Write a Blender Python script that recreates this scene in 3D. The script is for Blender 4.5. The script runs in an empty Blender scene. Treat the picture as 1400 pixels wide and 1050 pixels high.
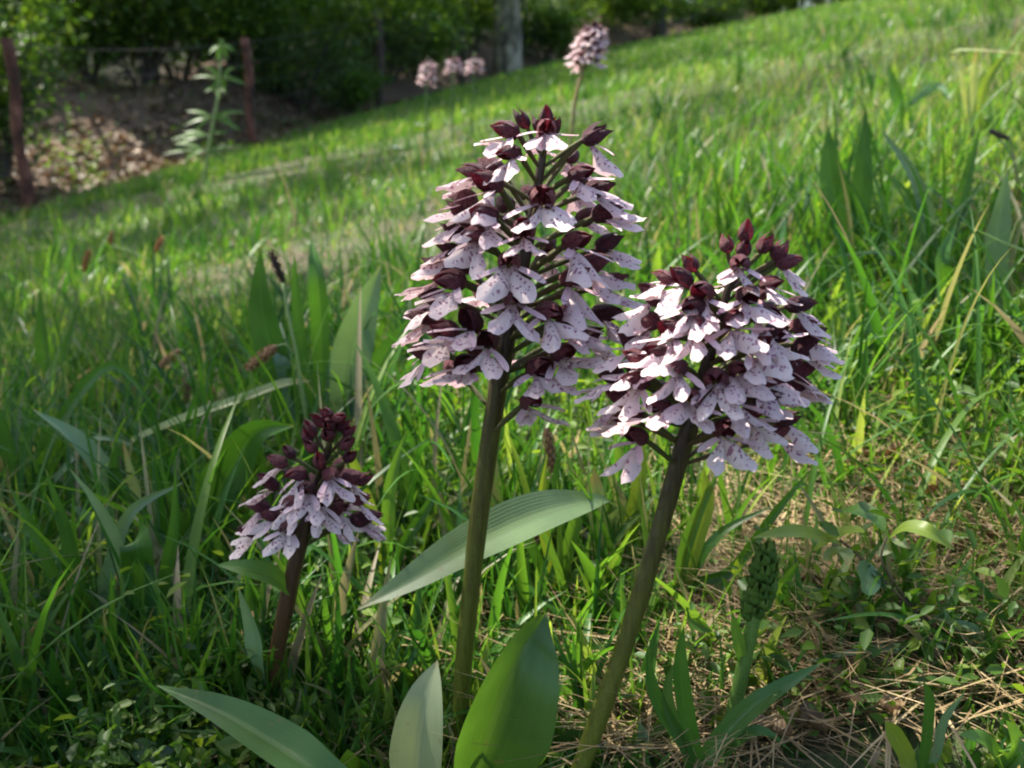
import bpy, math, random
import numpy as np
from mathutils import Vector, Matrix, Quaternion

random.seed(7)
RG = np.random.default_rng(11)
R = math.radians
scene = bpy.context.scene

# ------------------------------------------------------------------ camera
CAM = Vector((0.0, 0.0, 0.378))
PITCH = R(15.0)
FPX = 1350.0
cam_d = bpy.data.cameras.new('camera')
cam = bpy.data.objects.new('camera', cam_d)
scene.collection.objects.link(cam)
cam.location = CAM
cam.rotation_euler = (math.pi / 2 - PITCH, 0, 0)
cam_d.sensor_width = 36.0
cam_d.lens = 36.0 * FPX / 1400.0
cam_d.clip_start = 0.02
cam_d.clip_end = 400.0
cam_d.dof.use_dof = True
cam_d.dof.focus_distance = 0.50
cam_d.dof.aperture_fstop = 11.0
scene.camera = cam

# ------------------------------------------------------------------ sky, sun, exposure
SUN = Vector((-0.75, 0.50, 0.0)).normalized() * math.cos(R(54)) + Vector((0, 0, math.sin(R(54))))
world = bpy.data.worlds.new('World')
scene.world = world
world.use_nodes = True
wn = world.node_tree.nodes
wl = world.node_tree.links
sky = wn.new('ShaderNodeTexSky')
sky.sky_type = 'NISHITA'
sky.sun_disc = False
sky.sun_elevation = R(54)
sky.sun_rotation = math.atan2(SUN.x, SUN.y)
sky.air_density = 1.0
sky.dust_density = 3.0
wl.new(sky.outputs['Color'], wn['Background'].inputs['Color'])
wn['Background'].inputs['Strength'].default_value = 0.125
sun_d = bpy.data.lights.new('sun', 'SUN')
sun_d.energy = 5.0
sun_d.angle = R(0.53)
sun_d.color = (1.0, 0.94, 0.84)
sun_o = bpy.data.objects.new('sun', sun_d)
scene.collection.objects.link(sun_o)
sun_o.location = SUN * 30
sun_o.rotation_euler = SUN.to_track_quat('Z', 'Y').to_euler()
scene.view_settings.view_transform = 'Standard'
scene.view_settings.look = 'None'
scene.view_settings.gamma = 1.0
scene.view_settings.use_curve_mapping = False
scene.view_settings.exposure = 1.6
scene.render.engine = 'CYCLES'
cy = scene.cycles
cy.use_denoising = True
cy.max_bounces = 8
cy.diffuse_bounces = 4
cy.transmission_bounces = 5
cy.glossy_bounces = 2
cy.sample_clamp_indirect = 6.0
cy.pixel_filter_type = 'BLACKMAN_HARRIS'
cy.filter_width = 2.0

# ------------------------------------------------------------------ projection helpers
cP, sP = math.cos(PITCH), math.sin(PITCH)
def ray(u, v):
    a = (u - 700) / FPX
    b = -(v - 525) / FPX
    return Vector((a, cP + b * sP, -sP + b * cP))
def at(u, v, Y):
    d = ray(u, v)
    return CAM + d * (Y / d.y)
def project(P):
    """numpy (N,3) -> u, v"""
    x = P[:, 0]; y = P[:, 1]; z = P[:, 2] - CAM.z
    f = y * cP - z * sP
    up = y * sP + z * cP
    f = np.where(np.abs(f) < 1e-4, 1e-4, f)
    return 700 + FPX * x / f, 525 - FPX * up / f, f

# ------------------------------------------------------------------ terrain
POSTS_XY = [(-3.3, 6.75), (-2.63, 10.0), (-1.87, 14.0), (-0.80, 19.0), (1.24, 24.0)]
_py = np.array([-30., 0.] + [p[1] for p in POSTS_XY] + [40., 90.])
_px = np.array([-4.4, -3.6] + [p[0] for p in POSTS_XY] + [8.5, 34.])
def vnoise(x, y, seed=0):
    s = np.zeros_like(x, dtype=float)
    rg = np.random.default_rng(100 + seed)
    for k in range(7):
        a = rg.uniform(0, 2 * math.pi); f = rg.uniform(.6, 1.7); ph = rg.uniform(0, 6.28)
        s += np.sin((x * math.cos(a) + y * math.sin(a)) * f * 6.28 + ph)
    return s / 7
def sstep(a, b, x):
    t = np.clip((x - a) / (b - a), 0, 1)
    return t * t * (3 - 2 * t)
def H(x, y):
    x = np.asarray(x, float); y = np.asarray(y, float)
    sx = 14 * np.tanh(x / 14); sy = 45 * np.tanh(y / 45)
    z = 0.2118 * sx + 0.0658 * sy
    d = np.interp(y, _py, _px) - x
    bank = 0.74 * sstep(0.15, 1.7, d) * (0.75 + 0.5 * vnoise(x * .35, y * .35, 5)) + 0.20 * np.clip(d - 0.4, 0, 30)
    z = z + bank * sstep(2.0, 4.5, y) + 0.04 * vnoise(x * .3, y * .3, 1) * np.clip((y - 1) / 4, 0, 1)
    z = z + 0.006 * vnoise(x * 3, y * 3, 2)
    return z
def hz(x, y):
    return float(H(np.array([x]), np.array([y]))[0])
def ground_hit(u, v):
    d = ray(u, v)
    t = 0.3
    for _ in range(4000):
        p = CAM + d * t
        if p.z < hz(p.x, p.y):
            break
        t *= 1.006
        if t > 120:
            break
    return CAM + d * t

# ------------------------------------------------------------------ object helpers
ROOT = scene.collection
def tag(o, label=None, cat=None, group=None, kind=None):
    if label: o['label'] = label
    if cat: o['category'] = cat
    if group: o['group'] = group
    if kind: o['kind'] = kind
    return o
def empty(name, loc=(0, 0, 0), parent=None):
    o = bpy.data.objects.new(name, None)
    o.empty_display_size = 0.02
    o.location = loc
    o.parent = parent
    ROOT.objects.link(o)
    return o
def meshdata(name, V, F, mat, uv=None, attrs=None, smooth=True):
    """V (N,3) array, F list/array of faces (all same length as array, or list of tuples)"""
    me = bpy.data.meshes.new(name)
    V = np.asarray(V, dtype=np.float32)
    if isinstance(F, np.ndarray):
        n, k = F.shape
        me.vertices.add(len(V)); me.vertices.foreach_set('co', V.ravel())
        me.loops.add(n * k); me.loops.foreach_set('vertex_index', F.astype(np.int32).ravel())
        me.polygons.add(n); me.polygons.foreach_set('loop_start', np.arange(0, n * k, k, dtype=np.int32))
        me.polygons.foreach_set('loop_total', np.full(n, k, dtype=np.int32))
        me.update(calc_edges=True)
    else:
        me.from_pydata([tuple(map(float, p)) for p in V], [], [tuple(f) for f in F])
        me.update()
    if uv is not None:
        lay = me.uv_layers.new(name='UVMap')
        li = np.empty(len(me.loops), dtype=np.int32); me.loops.foreach_get('vertex_index', li)
        lay.data.foreach_set('uv', np.asarray(uv, dtype=np.float32)[li].ravel())
    for k_, a in (attrs or {}).items():
        at_ = me.attributes.new(k_, 'FLOAT', 'POINT')
        at_.data.foreach_set('value', np.asarray(a, dtype=np.float32))
    if smooth:
        me.polygons.foreach_set('use_smooth', np.ones(len(me.polygons), dtype=bool))
    me.materials.append(mat)
    return me
def link(name, me, parent=None, loc=None, mat=None):
    o = bpy.data.objects.new(name, me)
    o.parent = parent
    if loc is not None: o.location = loc
    if mat is not None: o.matrix_local = mat
    ROOT.objects.link(o)
    return o
def catmull(P, n):
    P = [Vector(p) for p in P]
    if len(P) == 2:
        return [P[0].lerp(P[1], i / (n - 1)) for i in range(n)]
    Q = [P[0] * 2 - P[1]] + P + [P[-1] * 2 - P[-2]]
    out = []
    m = len(P) - 1
    for i in range(n):
        s = i / (n - 1) * m
        k = min(int(s), m - 1); t = s - k
        a, b, c, d = Q[k], Q[k + 1], Q[k + 2], Q[k + 3]
        out.append(0.5 * ((2 * b) + (c - a) * t + (2 * a - 5 * b + 4 * c - d) * t * t + (3 * b - a - 3 * c + d) * t ** 3))
    return out
def tube(P, rad, sides=8, cap=True, rough=0.0):
    """returns V, F(list), uv"""
    V, F, UV = [], [], []
    n = len(P)
    side0 = None
    for i in range(n):
        t = (P[min(i + 1, n - 1)] - P[max(i - 1, 0)]).normalized()
        ref = Vector((0, 1, 0)) if abs(t.y) < .9 else Vector((1, 0, 0))
        a = t.cross(ref).normalized() if side0 is None else (side0 - t * side0.dot(t)).normalized()
        side0 = a
        b = t.cross(a)
        r = rad[i] if hasattr(rad, '__len__') else rad
        for k in range(sides):
            an = 2 * math.pi * k / sides
            rr = r * (1 + rough * random.uniform(-1, 1))
            V.append(P[i] + a * math.cos(an) * rr + b * math.sin(an) * rr)
            UV.append((k / sides, i / (n - 1)))
    for i in range(n - 1):
        for k in range(sides):
            k2 = (k + 1) % sides
            F.append((i * sides + k, i * sides + k2, (i + 1) * sides + k2, (i + 1) * sides + k))
    if cap:
        V.append(P[0]); V.append(P[-1]); UV += [(0, 0), (0, 1)]
        c0, c1 = len(V) - 2, len(V) - 1
        for k in range(sides):
            k2 = (k + 1) % sides
            F.append((k2, k, c0)); F.append(((n - 1) * sides + k, (n - 1) * sides + k2, c1))
    return np.array([tuple(p) for p in V]), F, np.array(UV)

PROF = {
    'blade': lambda t: (0.50 + 0.50 * min(1, t / .45) ** .8) * (1 - max(0, (t - .55) / .45) ** 1.7) ,
    'strap': lambda t: (0.70 + 0.30 * min(1, t / .3)) * (1 - max(0, (t - .75) / .25) ** 1.8),
    'spoon': lambda t: (.22 + .10 * min(1, t / .4)) if t < .42 else max(0., .32 + .68 * math.sin(math.pi / 2 * min(1, (t - .42) / .24))) * (1 - max(0, (t - .66) / .34) ** 1.6),
    'ovate': lambda t: (math.sin(math.pi * min(1, max(0, t)) ** .85) ** .75) if 0 < t < 1 else 0.0,
    'lance': lambda t: max(0.0, (0.25 + 0.75 * min(1, t / .4) ** 1.0) * (1 - max(0, (t - .4) / .6) ** 1.9)),
}
def ribbon(P, w, prof='blade', n=14, across=5, fold=0.25, nh=(0, -1, .35), twist=0.0, wave=0.0, curl=0.0):
    """a leaf along the points P (base to tip), width w metres, normal hint nh. Grid mesh."""
    C = catmull(P, n)
    nh = Vector(nh).normalized()
    V, UV, F = [], [], []
    ph = random.uniform(0, 6.28)
    for i in range(n):
        t = i / (n - 1)
        tan = (C[min(i + 1, n - 1)] - C[max(i - 1, 0)]).normalized()
        side = tan.cross(nh)
        if side.length < .05: side = tan.cross(Vector((1, 0, 0)))
        side.normalize()
        nor = side.cross(tan).normalized()
        if twist:
            q = Quaternion(tan, twist * (t - .4))
            side = q @ side; nor = q @ nor
        hw = max(w * .5 * PROF[prof](t), w * .012)
        for k in range(across):
            s = -1 + 2 * k / (across - 1)
            off = nor * (fold * abs(s) * hw + curl * s * s * hw) + nor * (wave * w * math.sin(t * 9 + ph + s * 1.5) * abs(s))
            V.append(C[i] + side * (s * hw * math.cos(fold * .5)) + off)
            UV.append(((s + 1) / 2, t))
    for i in range(n - 1):
        for k in range(across - 1):
            a = i * across + k
            F.append((a, a + 1, a + across + 1, a + across))
    return np.array([tuple(p) for p in V]), np.array(F), np.array(UV)

# ------------------------------------------------------------------ materials
def newmat(name):
    m = bpy.data.materials.new(name)
    m.use_nodes = True
    nt = m.node_tree
    for n_ in list(nt.nodes): nt.nodes.remove(n_)
    out = nt.nodes.new('ShaderNodeOutputMaterial')
    return m, nt, out
def N(nt, typ, **kw):
    n_ = nt.nodes.new(typ)
    for k, v in kw.items():
        if k in n_.inputs: n_.inputs[k].default_value = v
        else: setattr(n_, k, v)
    return n_
def ramp(nt, fac, stops):
    r = nt.nodes.new('ShaderNodeValToRGB')
    e = r.color_ramp.elements
    while len(e) < len(stops): e.new(0.5)
    for i, (p, c) in enumerate(stops):
        e[i].position = p
        e[i].color = (*c, 1) if len(c) == 3 else c
    nt.links.new(fac, r.inputs['Fac'])
    return r.outputs['Color']
def mix(nt, fac, a, b, blend='MIX'):
    m = nt.nodes.new('ShaderNodeMix'); m.data_type = 'RGBA'; m.blend_type = blend
    for sock, v in ((m.inputs[0], fac), (m.inputs[6], a), (m.inputs[7], b)):
        if hasattr(v, 'is_output'): nt.links.new(v, sock)
        elif isinstance(v, (int, float)): sock.default_value = v
        else: sock.default_value = (*v, 1)
    return m.outputs[2]
def math_n(nt, op, a, b=None, clamp=False):
    m = nt.nodes.new('ShaderNodeMath'); m.operation = op; m.use_clamp = clamp
    for i, v in enumerate((a, b)):
        if v is None: continue
        if hasattr(v, 'is_output'): nt.links.new(v, m.inputs[i])
        else: m.inputs[i].default_value = v
    return m.outputs[0]
def leafy(nt, out, col, rough=0.45, transl=0.35, tcol=None, bump=None, spec=0.5, sheen=0.0):
    p = N(nt, 'ShaderNodeBsdfPrincipled', Roughness=rough)
    p.inputs['Specular IOR Level'].default_value = spec
    tr = N(nt, 'ShaderNodeBsdfTranslucent')
    ms = N(nt, 'ShaderNodeMixShader', Fac=transl)
    if hasattr(col, 'is_output'):
        nt.links.new(col, p.inputs['Base Color'])
        if tcol is None: tcol = mix(nt, 1.0, col, (1.6, 1.5, .55), 'MULTIPLY')
    else:
        p.inputs['Base Color'].default_value = (*col, 1)
        if tcol is None: tcol = (min(1, col[0] * 1.6), min(1, col[1] * 1.5), col[2] * .55)
    if hasattr(tcol, 'is_output'): nt.links.new(tcol, tr.inputs['Color'])
    else: tr.inputs['Color'].default_value = (*tcol, 1)
    if bump is not None:
        nt.links.new(bump, p.inputs['Normal'])
    nt.links.new(p.outputs[0], ms.inputs[1]); nt.links.new(tr.outputs[0], ms.inputs[2])
    nt.links.new(ms.outputs[0], out.inputs['Surface'])
def mat_leaf(name, c1, c2, vein=(.12, .2, .05), nveins=11, rough=.4, transl=.3, tipdry=0.0, under=None):
    """broad parallel-veined leaf; UV x across, y along"""
    m, nt, out = newmat(name)
    uv = N(nt, 'ShaderNodeUVMap')
    sep = N(nt, 'ShaderNodeSeparateXYZ'); nt.links.new(uv.outputs[0], sep.inputs[0])
    oi = N(nt, 'ShaderNodeObjectInfo')
    tc = N(nt, 'ShaderNodeTexCoord')
    nz = N(nt, 'ShaderNodeTexNoise', Scale=45.0, Detail=4.0); nt.links.new(tc.outputs['Object'], nz.inputs['Vector'])
    mpg = N(nt, 'ShaderNodeMapping'); mpg.inputs['Scale'].default_value = (60, 2.5, 1); nt.links.new(uv.outputs[0], mpg.inputs[0])
    fib = N(nt, 'ShaderNodeTexNoise', Scale=1.0, Detail=3.0); nt.links.new(mpg.outputs[0], fib.inputs['Vector'])
    col = mix(nt, nz.outputs[0], c1, c2)
    col = mix(nt, math_n(nt, 'MULTIPLY', oi.outputs['Random'], .45), col, c2)
    s = math_n(nt, 'SINE', math_n(nt, 'MULTIPLY', sep.outputs[0], nveins * 6.283))
    vf = math_n(nt, 'MULTIPLY', math_n(nt, 'POWER', math_n(nt, 'MAXIMUM', s, 0.0), 4.0), .16)
    col = mix(nt, vf, col, vein)
    col = mix(nt, math_n(nt, 'MULTIPLY', math_n(nt, 'SUBTRACT', fib.outputs[0], .35), 1.0, True), col, vein)
    blot = N(nt, 'ShaderNodeTexNoise', Scale=18.0, Detail=5.0); nt.links.new(tc.outputs['Object'], blot.inputs['Vector'])
    col = mix(nt, ramp(nt, blot.outputs[0], [(.42, (0, 0, 0)), (.7, (.55, .55, .55))]), col, tuple(q * .6 for q in c1))
    mid = math_n(nt, 'LESS_THAN', math_n(nt, 'ABSOLUTE', math_n(nt, 'SUBTRACT', sep.outputs[0], .5)), .035)
    col = mix(nt, math_n(nt, 'MULTIPLY', mid, .35), col, vein)
    # blemishes
    bz = N(nt, 'ShaderNodeTexNoise', Scale=120.0, Detail=2.0); nt.links.new(tc.outputs['Object'], bz.inputs['Vector'])
    spot = ramp(nt, bz.outputs[0], [(.70, (0, 0, 0)), (.76, (1, 1, 1))])
    col = mix(nt, math_n(nt, 'MULTIPLY', spot, .5), col, (.16, .12, .05))
    if tipdry:
        tipf = math_n(nt, 'MULTIPLY', math_n(nt, 'SUBTRACT', math_n(nt, 'ADD', sep.outputs[1], math_n(nt, 'MULTIPLY', nz.outputs[0], .12)), 1.06 - tipdry), 9.0, True)
        col = mix(nt, tipf, col, (.34, .27, .12))
    if under is not None:
        g = N(nt, 'ShaderNodeNewGeometry')
        col = mix(nt, g.outputs['Backfacing'], col, under)
    b = N(nt, 'ShaderNodeBump', Strength=.08, Distance=.0006)
    nt.links.new(math_n(nt, 'ADD', s, math_n(nt, 'MULTIPLY', fib.outputs[0], 1.5)), b.inputs['Height'])
    leafy(nt, out, col, rough, transl, None, b.outputs[0])
    return m
M = {}
M['orchid_leaf'] = mat_leaf('orchid_leaf', (.045, .12, .016), (.07, .16, .028), (.10, .19, .045), 12, .38, .32, .03)
M['glaucous_leaf'] = mat_leaf('glaucous_leaf', (.09, .18, .085), (.14, .24, .12), (.19, .28, .14), 14, .36, .28, .05)
M['grey_leaf'] = mat_leaf('grey_leaf', (.09, .165, .065), (.16, .24, .11), (.21, .28, .12), 14, .42, .40, .08)
M['bleached_leaf'] = mat_leaf('bleached_leaf', (.17, .24, .15), (.27, .32, .18), (.36, .38, .22), 12, .42, .40, .07)
M['blade_leaf'] = mat_leaf('blade_leaf', (.032, .11, .012), (.058, .16, .02), (.09, .20, .035), 9, .36, .38, .04)
M['pale_leaf'] = mat_leaf('pale_leaf', (.22, .30, .10), (.32, .38, .16), (.42, .44, .24), 8, .34, .35, .2)
M['young_leaf'] = mat_leaf('young_leaf', (.13, .22, .02), (.19, .27, .03), (.25, .30, .06), 7, .42, .42, .05)
M['herb_leaf'] = mat_leaf('herb_leaf', (.07, .17, .02), (.11, .24, .03), (.15, .26, .06), 5, .45, .40, .0)

def mat_grass(name, stops, dry=(.30, .25, .15), rough=.4, transl=.5):
    m, nt, out = newmat(name)
    a = N(nt, 'ShaderNodeAttribute', attribute_name='rnd')
    t = N(nt, 'ShaderNodeAttribute', attribute_name='tt')
    tc = N(nt, 'ShaderNodeTexCoord')
    nz = N(nt, 'ShaderNodeTexNoise', Scale=1.6, Detail=3.0); nt.links.new(tc.outputs['Object'], nz.inputs['Vector'])
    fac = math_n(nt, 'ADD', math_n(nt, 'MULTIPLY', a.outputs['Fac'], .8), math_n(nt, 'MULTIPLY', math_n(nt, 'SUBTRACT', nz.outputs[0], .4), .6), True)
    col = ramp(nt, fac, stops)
    base = math_n(nt, 'SUBTRACT', 1.0, math_n(nt, 'MULTIPLY', t.outputs['Fac'], 4.0), True)
    col = mix(nt, math_n(nt, 'MULTIPLY', base, .35), col, (.10, .13, .04))
    d = N(nt, 'ShaderNodeAttribute', attribute_name='dry')
    col = mix(nt, d.outputs['Fac'], col, dry)
    tcol = mix(nt, 1.0, col, mix(nt, d.outputs['Fac'], (1.5, 1.4, .6), (1.1, 1.0, .85)), 'MULTIPLY')
    leafy(nt, out, col, rough, transl, tcol, spec=.35)
    return m
GSTOPS = [(.0, (.018, .070, .012)), (.3, (.034, .120, .018)), (.6, (.078, .185, .024)), (.85, (.16, .26, .045)), (1., (.30, .36, .12))]
M['grass'] = mat_grass('grass', GSTOPS)
M['straw'] = mat_grass('straw', [(0, (.16, .10, .05)), (.4, (.28, .20, .10)), (.7, (.40, .31, .17)), (1, (.12, .07, .035))], rough=.55, transl=.2)

def mat_wood(name, stops, scale=20, bump=.4, stretch=(1, 1, .15)):
    m, nt, out = newmat(name)
    tc = N(nt, 'ShaderNodeTexCoord')
    mp = N(nt, 'ShaderNodeMapping'); mp.inputs['Scale'].default_value = stretch; nt.links.new(tc.outputs['Object'], mp.inputs[0])
    nz = N(nt, 'ShaderNodeTexNoise', Scale=scale, Detail=6.0, Roughness=.65); nt.links.new(mp.outputs[0], nz.inputs['Vector'])
    col = ramp(nt, nz.outputs[0], stops)
    p = N(nt, 'ShaderNodeBsdfPrincipled', Roughness=.85)
    nt.links.new(col, p.inputs['Base Color'])
    b = N(nt, 'ShaderNodeBump', Strength=bump, Distance=.02); nt.links.new(nz.outputs[0], b.inputs['Height'])
    nt.links.new(b.outputs[0], p.inputs['Normal'])
    nt.links.new(p.outputs[0], out.inputs['Surface'])
    return m
M['bark_dark'] = mat_wood('bark_dark', [(.3, (.022, .017, .012)), (.55, (.06, .048, .035)), (.75, (.11, .10, .08))])
M['bark_grey'] = mat_wood('bark_grey', [(.38, (.03, .028, .016)), (.48, (.15, .14, .09)), (.60, (.38, .35, .25))], scale=3.5, stretch=(1, 1, .5))
M['post'] = mat_wood('post', [(.35, (.025, .012, .008)), (.5, (.11, .038, .022)), (.70, (.30, .13, .08))], scale=14, stretch=(1, 1, .6))
M['post_dark'] = mat_wood('post_dark', [(.3, (.02, .014, .01)), (.6, (.07, .045, .03)), (.8, (.12, .08, .05))], scale=26)
M['twig'] = mat_wood('twig', [(.3, (.05, .035, .02)), (.6, (.16, .11, .06)), (.8, (.28, .2, .12))], scale=160)

def mat_simple(name, c, rough=.5, metal=0.0):
    m, nt, out = newmat(name)
    tc = N(nt, 'ShaderNodeTexCoord')
    nz = N(nt, 'ShaderNodeTexNoise', Scale=80.0, Detail=3.0); nt.links.new(tc.outputs['Object'], nz.inputs['Vector'])
    col = mix(nt, nz.outputs[0], tuple(x * .7 for x in c), tuple(min(1, x * 1.3) for x in c))
    p = N(nt, 'ShaderNodeBsdfPrincipled', Roughness=rough, Metallic=metal)
    nt.links.new(col, p.inputs['Base Color'])
    nt.links.new(p.outputs[0], out.inputs['Surface'])
    return m
M['wire'] = mat_simple('wire', (.10, .095, .085), .6, .6)

def mat_tree_leaf(name, stops, transl=.5):
    m, nt, out = newmat(name)
    a = N(nt, 'ShaderNodeAttribute', attribute_name='rnd')
    col = ramp(nt, a.outputs['Fac'], stops)
    leafy(nt, out, col, .5, transl)
    return m
M['tree_leaf'] = mat_tree_leaf('tree_leaf', [(0, (.035, .085, .012)), (.5, (.065, .14, .018)), (.85, (.11, .19, .02)), (1, (.19, .22, .03))])
M['shrub_leaf'] = mat_tree_leaf('shrub_leaf', [(0, (.035, .09, .015)), (.6, (.075, .16, .02)), (1, (.15, .22, .03))])

def mat_lip(name):
    m, nt, out = newmat(name)
    uv = N(nt, 'ShaderNodeUVMap')
    oi = N(nt, 'ShaderNodeObjectInfo')
    rim = N(nt, 'ShaderNodeAttribute', attribute_name='rim')
    off = N(nt, 'ShaderNodeVectorMath', operation='ADD'); nt.links.new(uv.outputs[0], off.inputs[0])
    cmb = N(nt, 'ShaderNodeCombineXYZ'); nt.links.new(math_n(nt, 'MULTIPLY', oi.outputs['Random'], 13.0), cmb.inputs[0]); nt.links.new(math_n(nt, 'MULTIPLY', oi.outputs['Random'], 7.0), cmb.inputs[1])
    nt.links.new(cmb.outputs[0], off.inputs[1])
    nz = N(nt, 'ShaderNodeTexNoise', Scale=5.0, Detail=3.0); nt.links.new(off.outputs[0], nz.inputs['Vector'])
    vor = N(nt, 'ShaderNodeTexVoronoi', Scale=13.0, Randomness=1.0); nt.links.new(off.outputs[0], vor.inputs['Vector'])
    base = mix(nt, nz.outputs[0], (.70, .51, .52), (.86, .77, .71))
    base = mix(nt, math_n(nt, 'MULTIPLY', oi.outputs['Random'], .55), base, (.64, .46, .50))
    pink = ramp(nt, rim.outputs['Fac'], [(.0, (1, 1, 1)), (.35, (0, 0, 0))])
    base = mix(nt, math_n(nt, 'MULTIPLY', pink, .35), base, (.62, .32, .48))
    big = math_n(nt, 'LESS_THAN', math_n(nt, 'ADD', vor.outputs['Distance'], math_n(nt, 'MULTIPLY', nz.outputs[0], .6)), .63)
    inner = ramp(nt, rim.outputs['Fac'], [(.10, (0, 0, 0)), (.2, (1, 1, 1)), (.8, (1, 1, 1)), (.9, (0, 0, 0))])
    f = math_n(nt, 'MULTIPLY', big, inner)
    base = mix(nt, math_n(nt, 'MULTIPLY', f, .8), base, (.24, .06, .14))
    b = N(nt, 'ShaderNodeBump', Strength=.3, Distance=.001); nt.links.new(nz.outputs[0], b.inputs['Height'])
    leafy(nt, out, base, .55, .30, mix(nt, 1.0, base, (1.0, .86, .92), 'MULTIPLY'), b.outputs[0], spec=.3)
    return m
M['lip'] = mat_lip('lip')
def mat_hood(name, stops):
    m, nt, out = newmat(name)
    uv = N(nt, 'ShaderNodeUVMap'); oi = N(nt, 'ShaderNodeObjectInfo')
    tc = N(nt, 'ShaderNodeTexCoord')
    nz = N(nt, 'ShaderNodeTexNoise', Scale=15.0, Detail=6.0, Roughness=.75); nt.links.new(tc.outputs['Object'], nz.inputs['Vector'])
    fac = math_n(nt, 'ADD', nz.outputs[0], math_n(nt, 'MULTIPLY', math_n(nt, 'SUBTRACT', oi.outputs['Random'], .5), .25))
    col = ramp(nt, fac, stops)
    b = N(nt, 'ShaderNodeBump', Strength=.5, Distance=.03); nt.links.new(nz.outputs[0], b.inputs['Height'])
    leafy(nt, out, col, .5, .15, mix(nt, 1., col, (1.8, .7, .9), 'MULTIPLY'), b.outputs[0], spec=.35)
    return m
M['hood'] = mat_hood('hood', [(.30, (.030, .006, .010)), (.48, (.075, .013, .022)), (.62, (.15, .035, .045)), (.75, (.26, .11, .10))])
M['ovary'] = mat_hood('ovary', [(.3, (.07, .09, .02)), (.5, (.12, .12, .035)), (.72, (.13, .06, .04))])
M['green_bud'] = mat_hood('green_bud', [(.3, (.04, .11, .010)), (.5, (.075, .165, .016)), (.7, (.14, .23, .035))])
def mat_stem(name, top, bot, z0, z1):
    m, nt, out = newmat(name)
    uv = N(nt, 'ShaderNodeUVMap'); sep = N(nt, 'ShaderNodeSeparateXYZ'); nt.links.new(uv.outputs[0], sep.inputs[0])
    tc = N(nt, 'ShaderNodeTexCoord')
    mp = N(nt, 'ShaderNodeMapping'); mp.inputs['Scale'].default_value = (1, 1, .12); nt.links.new(tc.outputs['Object'], mp.inputs[0])
    nz = N(nt, 'ShaderNodeTexNoise', Scale=420.0, Detail=4.0); nt.links.new(mp.outputs[0], nz.inputs['Vector'])
    f = math_n(nt, 'DIVIDE', math_n(nt, 'SUBTRACT', math_n(nt, 'ADD', sep.outputs[1], math_n(nt, 'MULTIPLY', math_n(nt, 'SUBTRACT', nz.outputs[0], .5), .5)), z0), z1 - z0, True)
    col = mix(nt, f, bot, top)
    sp = N(nt, 'ShaderNodeTexNoise', Scale=900.0, Detail=2.0); nt.links.new(tc.outputs['Object'], sp.inputs['Vector'])
    col = mix(nt, math_n(nt, 'MULTIPLY', math_n(nt, 'GREATER_THAN', sp.outputs[0], .57), .32), col, (.03, .012, .012))
    p = N(nt, 'ShaderNodeBsdfPrincipled', Roughness=.4)
    nt.links.new(col, p.inputs['Base Color'])
    b = N(nt, 'ShaderNodeBump', Strength=.9, Distance=.0012); nt.links.new(nz.outputs[0], b.inputs['Height']); nt.links.new(b.outputs[0], p.inputs['Normal'])
    nt.links.new(p.outputs[0], out.inputs['Surface'])
    return m
M['stem_brown'] = mat_stem('stem_brown', (.030, .017, .008), (.125, .150, .016), .10, .62)
M['stem_purple'] = mat_stem('stem_purple', (.034, .014, .012), (.15, .075, .025), .0, .62)
M['stem_green'] = mat_stem('stem_green', (.09, .18, .03), (.05, .12, .02), .0, .6)
M['stem_tan'] = mat_stem('stem_tan', (.26, .17, .07), (.16, .18, .05), .0, .5)
M['stem_pale'] = mat_stem('stem_pale', (.26, .34, .12), (.16, .26, .06), .0, .8)
M['spikelet'] = mat_hood('spikelet', [(.25, (.09, .045, .02)), (.5, (.24, .13, .05)), (.75, (.40, .25, .11))])
M['spikelet_dark'] = mat_hood('spikelet_dark', [(.25, (.02, .015, .014)), (.5, (.05, .035, .03)), (.8, (.12, .09, .07))])
M['white_petal'] = mat_simple('white_petal', (.62, .68, .74), .6)
def mat_dead():
    m, nt, out = newmat('dead_leaf')
    oi = N(nt, 'ShaderNodeObjectInfo'); a = N(nt, 'ShaderNodeAttribute', attribute_name='rnd')
    tc = N(nt, 'ShaderNodeTexCoord')
    nz = N(nt, 'ShaderNodeTexNoise', Scale=60.0, Detail=4.0); nt.links.new(tc.outputs['Object'], nz.inputs['Vector'])
    f = math_n(nt, 'ADD', math_n(nt, 'MULTIPLY', math_n(nt, 'ADD', oi.outputs['Random'], a.outputs['Fac']), .45), math_n(nt, 'MULTIPLY', math_n(nt, 'SUBTRACT', nz.outputs[0], .5), .6))
    col = ramp(nt, f, [(0, (.05, .032, .016)), (.35, (.12, .075, .035)), (.65, (.24, .155, .08)), (1, (.36, .27, .17))])
    leafy(nt, out, col, .6, .12, mix(nt, 1., col, (1.1, .8, .5), 'MULTIPLY'))
    return m
M['dead_leaf'] = mat_dead()
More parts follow.
